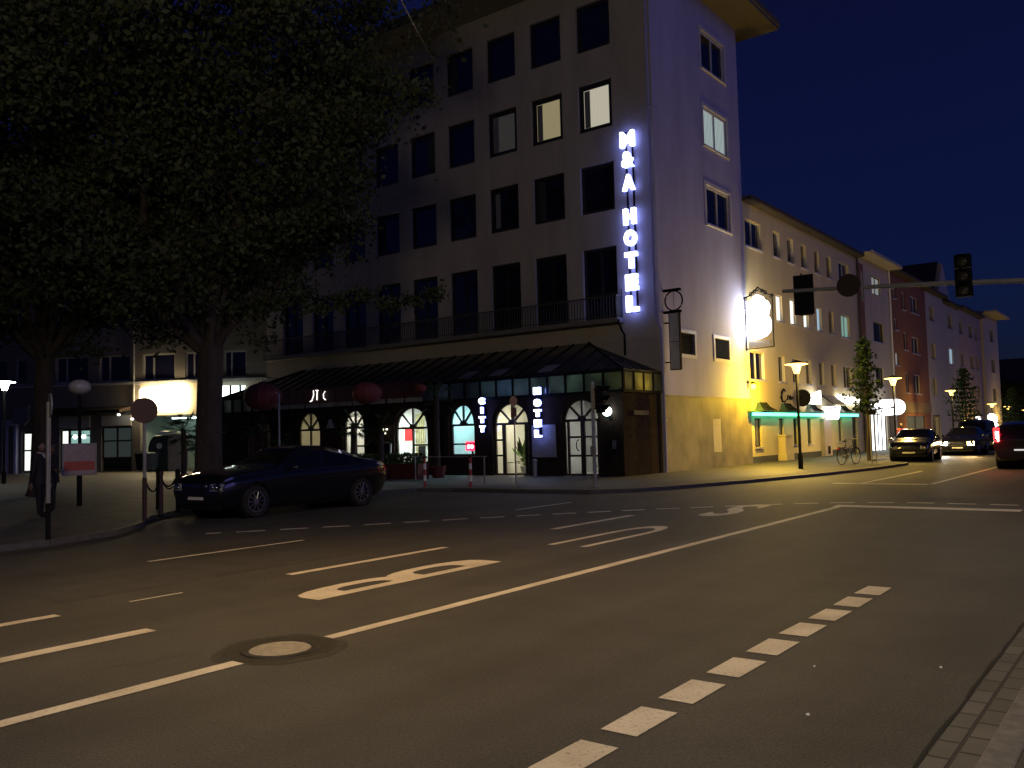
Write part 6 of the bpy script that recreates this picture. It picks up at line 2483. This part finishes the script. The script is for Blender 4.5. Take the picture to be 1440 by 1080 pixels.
palm(-25.6, 23.6, 2.1, .9, 'dark fan palm right of the cream lit arch behind the saloon boot')
palm(-23.9, 23.4, 1.9, .85, 'dark fan palm between menu case and wide lit arch')
palm(-22.4, 24.9, 3.0, .8, 'tallest dark fan palm with its crown before the wide lit arch', 16)
palm(-30.4, 24.0, 1.5, .8, 'low dark fan palm before the narrow yellow lit arch')
palm(-32.6, 22.0, 1.7, .95, 'dark fan palm left of the thin grey post')
palm(-30.6, 20.2, 1.6, .9, 'dark fan palm between the thick trunk and the left red lantern')
palm(-34.6, 25.5, 2.3, .9, 'taller dark fan palm close to the hotel left corner')
palm(-28.3, 18.0, 2.0, .85, 'dark fan palm directly beside the thick plaza trunk')
palm(-35.9, 24.7, 1.7, .85, 'dark fan palm in front of the lit passage left of the thick trunk')

# houseplant in the open entrance
t = empty('potted_plant', (-20.85, 28.3, K + .01), 0, 'green potted plant standing inside the bright open entrance', 'plant')
q = MB()
q.lathe([(.13, 0), (.18, .3), (.15, .3), (0, .28)], n=14)
q.build('pot', M['white'], t, local=True)
f = MB()
for i in range(34):
    a, el = i * 2.4, RND.uniform(.3, 1.45)
    L_ = RND.uniform(.6, 1.35)
    b = Vector((0, 0, .3))
    d = Vector((math.cos(a) * math.cos(el), math.sin(a) * math.cos(el), math.sin(el)))
    p = [b + d * L_ * s - Vector((0, 0, .35 * s * s * L_ * math.cos(el))) for s in (0, .35, .7, 1)]
    f.tube(p[:3], .006, 4)
    sd = Vector((-math.sin(a), math.cos(a), 0)) * .11
    f.quad(p[1], p[2] + sd, p[3], p[2] - sd)
f.build('leaves', leaf_mat('houseplant_leaves', (.06, .10, .03), (.14, .2, .07)), t, local=True, recalc=False)


# ------------------------------------------------------------------ people
def person(loc, rz, label, H=1.76, skin=(.16, .10, .075), top=(.006, .006, .008), legs=(.006, .006, .007), hair=(.015, .011, .009), pose=None, collar=True, longhair=False):
    p = dict(lf=(.06, .02), rf=(-.06, -.02), la=(.26, -.02, .80), ra=(-.26, .04, .80), le=(.27, -.06, 1.10), re=(-.27, -.03, 1.10))
    p.update(pose or {})
    s = H / 1.76
    root = empty('person', loc, rz, label, 'person')
    V, E, R_ = [], [], []
    def v(x, y, z, r, par=None):
        V.append((x * s, y * s, z * s))
        R_.append((r[0] * s, r[1] * s) if isinstance(r, tuple) else (r * s, r * s))
        if par is not None: E.append((par, len(V) - 1))
        return len(V) - 1
    pel = v(0, 0, .93, (.165, .12))
    waist = v(0, .0, 1.08, (.155, .11), pel)
    chest = v(0, -.005, 1.28, (.175, .125), waist)
    upc = v(0, .0, 1.40, (.15, .10), chest)
    neck = v(0, .0, 1.50, .058, upc)
    for sgn, fk in ((1, 'lf'), (-1, 'rf')):
        fx, fy = p[fk]
        hip = v(sgn * .09, 0, .86, .098, pel)
        knee = v(sgn * .095 + (fx - sgn * .06) * .4, fy * .5 - .015, .50, .066, hip)
        cal = v(sgn * .095 + (fx - sgn * .06) * .6, fy * .75 + .01, .36, .058, knee)
        ank = v(sgn * .095 + (fx - sgn * .06), fy + .01, .09, .042, cal)
        ball = v(sgn * .10 + (fx - sgn * .06), fy - .10, .045, (.046, .036), ank)
        v(sgn * .105 + (fx - sgn * .06), fy - .17, .035, (.04, .028), ball)
    for sgn, ak, ek in ((1, 'la', 'le'), (-1, 'ra', 're')):
        sh = v(sgn * .175, 0, 1.41, .07, upc)
        el = v(*p[ek], .048, sh)
        wr = v(*p[ak], .033, el)
        a, b = Vector(p[ek]), Vector(p[ak])
        d = (b - a).normalized()
        side = d.cross(Vector((1, 0, 0)))
        side = side.normalized() if side.length > .1 else Vector((0, 1, 0))
        inn = Vector((-sgn, 0, 0))
        pc = b + d * .07
        palm_ = v(*pc, (.034, .024), wr)
        for k, L_ in ((-1.5, .062), (-.5, .075), (.5, .08), (1.5, .07)):
            k0 = pc + d * .035 + side * .017 * k
            f0 = v(*k0, .0105, palm_)
            k1 = k0 + d * L_ * .55 + inn * .012
            f1 = v(*k1, .0095, f0)
            v(*(k1 + d * L_ * .45 + inn * .028), .008, f1)
        th = pc - d * .02 + side * .035
        t0 = v(*th, .012, palm_)
        v(*(th + d * .045 + side * .018 + inn * .012), .0095, t0)
    me = bpy.data.meshes.new('body')
    me.from_pydata(V, E, [])
    o = bpy.data.objects.new('body', me)
    COL.objects.link(o)
    sk = o.modifiers.new('skin', 'SKIN')
    sk.use_smooth_shade = True
    for i, r in enumerate(R_):
        me.skin_vertices[0].data[i].radius = r
    me.skin_vertices[0].data[0].use_root = True
    sb_ = o.modifiers.new('smooth', 'SUBSURF')
    sb_.levels = sb_.render_levels = 2
    bpy.context.view_layer.update()
    dg = bpy.context.evaluated_depsgraph_get()
    m2 = bpy.data.meshes.new_from_object(o.evaluated_get(dg))
    bpy.data.objects.remove(o)
    # head shaped as part of the same mesh
    bm = bmesh.new()
    bm.from_mesh(m2)
    hb = MB()
    hb.ball((0, -.012, 1.635), (.076, .098, .118), 22, 16)
    vs = []
    for (x, y, z) in hb.v:
        zz = (z - 1.635) / .118
        if zz < 0:
            x *= 1 + .32 * zz
            y = y * (1 + .18 * zz) - .012 * -zz
        if y < -.06:
            if abs(x) < .022 and -.28 < zz < .12: y -= .026 * (1 - abs(x) / .022) * (1 - abs(zz + .12) * 2)      # nose
            if .012 < abs(x) < .05 and .0 < zz < .22: y += .009                                                   # eye sockets
            if abs(x) < .03 and -.55 < zz < -.36: y -= .006                                                       # lips
        vs.append((x * s, y * s, z * s))
    hv = [bm.verts.new(q) for q in vs]
    for f in hb.f: bm.faces.new([hv[i] for i in f])
    for sgn in (-1, 1):
        eb = MB()
        eb.ball((sgn * .078, .005, 1.63), (.012, .022, .034), 8, 6)
        ev = [bm.verts.new((a * s, b * s, c * s)) for a, b, c in eb.v]
        for f in eb.f: bm.faces.new([ev[i] for i in f])
        yb_ = MB()
        yb_.ball((sgn * .030, -.098, 1.652), (.012, .008, .007), 8, 6)
        ev = [bm.verts.new((a * s, b * s, c * s)) for a, b, c in yb_.v]
        for f in yb_.f: bm.faces.new([ev[i] for i in f]).material_index = 3
    bm.to_mesh(m2)
    bm.free()
    m2.materials.clear()
    for m_ in (mat('skin', skin, .5, var=.05), mat('trousers', legs, .85, var=.2, scale=30), mat('jacket', top, .8, var=.2, scale=30), mat('dark_eyes', (.01, .01, .01), .2), mat('shoes', (.01, .009, .009), .3)):
        m2.materials.append(m_)
    wrz = {}
    for pl in m2.polygons:
        c = pl.center / s
        if pl.material_index == 3: continue
        hand = any((Vector(c) - (Vector(p[k]) + (Vector(p[k]) - Vector(p[e])).normalized() * .09)).length < .105 for k, e in (('la', 'le'), ('ra', 're')))
        pl.material_index = 0 if (c.z > 1.475 or hand) else 4 if c.z < .085 else 1 if (c.z < .86 and abs(c.x) < .2) else 2
    m2.shade_smooth()
    b = bpy.data.objects.new('body', m2)
    COL.objects.link(b)
    b.parent = root
    h = MB()
    h.ball((0, .012, 1.665), (.083, .098, .105), 20, 14)
    hv = []
    for (x, y, z) in h.v:
        if y < -.03 and z < 1.71: y, z = -.03 - (y + .03) * .0, max(z, 1.69)
        if z < 1.62 and not longhair: z = 1.60 + (z - 1.60) * .3
        if longhair and z < 1.6: z -= .12
        hv.append((x * s, y * s, z * s))
    h.v = hv
    h.build('hair', mat('hair', hair, .6, var=.3, scale=60), root, smooth=True, local=True)
    # jacket skirt and collar
    j = MB()
    n = 24
    rings = [(1.02, .165, .125), (.92, .18, .14), (.82, .188, .148), (.76, .19, .15)]
    vs, fs = [], []
    for z, rx, ry in rings:
        for k in range(n):
            a = 2 * math.pi * k / n
            w = 1 + .02 * math.sin(5 * a)
            vs.append((rx * w * math.cos(a) * s, ry * w * math.sin(a) * s, z * s))
    for i in range(len(rings) - 1):
        for k in range(n): fs.append((i * n + k, i * n + (k + 1) % n, (i + 1) * n + (k + 1) % n, (i + 1) * n + k))
    j.add(vs, fs)
    j.build('jacket_hem', m2.materials[2], root, smooth=True, local=True)
    if collar:
        c = MB()
        for sgn in (-1, 1):
            c.tube([(sgn * .055 * s, .04 * s, 1.515 * s), (sgn * .06 * s, -.03 * s, 1.505 * s), (sgn * .03 * s, -.085 * s, 1.45 * s), (sgn * .012 * s, -.115 * s, 1.38 * s)], [.012, .013, .012, .006], 6)
        c.build('shirt_collar', mat('shirt_white', (.5, .5, .5), .8), root, local=True)
    return root


person((-20.05, 9.25, K), rad(118), 'man in a dark suit with pale shirt collar turned sideways on the plaza', 1.64, pose=dict(le=(.25, -.10, 1.12), la=(.12, -.30, 1.08), lf=(.09, .05), rf=(-.07, -.06)))
person((-20.75, 9.85, K), rad(-40), 'person in dark clothes facing the man in the suit behind the pale sign post', 1.62, collar=False, pose=dict(re=(-.27, -.08, 1.1), ra=(-.16, -.24, 1.0)))
person((-11.3, 47.6, K), rad(20), 'person in a pink red top standing behind the parked black hatchback', 1.66, top=(.45, .06, .08), legs=(.03, .03, .05), collar=False, longhair=True)


# ------------------------------------------------------------------ sky, twilight and camera
W_ = bpy.data.worlds.new('World')
SC.world = W_
W_.use_nodes = True
nt = W_.node_tree
bg = nt.nodes['Background']
sky = nt.nodes.new('ShaderNodeTexSky')
sky.sky_type = 'NISHITA'
sky.sun_disc = False
sky.sun_elevation = rad(2.0)
sky.sun_rotation = rad(75)
sky.air_density = 1.0
sky.dust_density = .3
sky.ozone_density = 6.0
mx = nt.nodes.new('ShaderNodeMix')
mx.data_type = 'RGBA'
mx.blend_type = 'MULTIPLY'
mx.inputs['Factor'].default_value = 1
mx.inputs['B'].default_value = (.42, .36, .80, 1)       # deep blue of the late dusk
nt.links.new(sky.outputs[0], mx.inputs['A'])
ad = nt.nodes.new('ShaderNodeMix')
ad.data_type = 'RGBA'
ad.blend_type = 'ADD'
ad.inputs['Factor'].default_value = 1
ad.inputs['B'].default_value = (.058, .03, .03, 1)
nt.links.new(mx.outputs['Result'], ad.inputs['A'])
nt.links.new(ad.outputs['Result'], bg.inputs['Color'])
bg.inputs['Strength'].default_value = .05

sun = bpy.data.lights.new('twilight', 'SUN')
sun.energy = .27
sun.angle = rad(40)
sun.color = (.26, .27, 1.0)
so = bpy.data.objects.new('twilight', sun)
COL.objects.link(so)
so.rotation_euler = (rad(80), 0, rad(97))

cam = bpy.data.cameras.new('camera')
cam.sensor_width = 36
cam.lens = 1240 / 1440 * 36
cam.clip_start = .05
cam.clip_end = 3000
co = bpy.data.objects.new('camera', cam)
COL.objects.link(co)
# axes of the street in the picture give the camera's attitude
Yc = Vector((940, -49.3, -1240)).normalized()
Bc = Vector((0, -73.0, -1240)).normalized()
Up = Yc.cross(Bc).normalized()
if Up.y < 0: Up = -Up
Xc = Yc.cross(Up)
R3 = Matrix((Xc, Yc, Up))
co.matrix_world = Matrix.Translation((0, 0, 1.6)) @ R3.to_4x4()
SC.camera = co

SC.render.resolution_x, SC.render.resolution_y = 1024, 768
SC.view_settings.view_transform = 'Standard'
SC.view_settings.look = 'None'
SC.view_settings.exposure = 0
SC.view_settings.gamma = 1
SC.render.engine = 'CYCLES'
SC.cycles.use_denoising = True
SC.cycles.max_bounces = 6
SC.cycles.diffuse_bounces = 3
SC.cycles.glossy_bounces = 3
SC.cycles.transparent_max_bounces = 8
SC.cycles.sample_clamp_indirect = 4
SC.cycles.sample_clamp_direct = 0
SC.cycles.caustics_reflective = False
SC.cycles.caustics_refractive = False
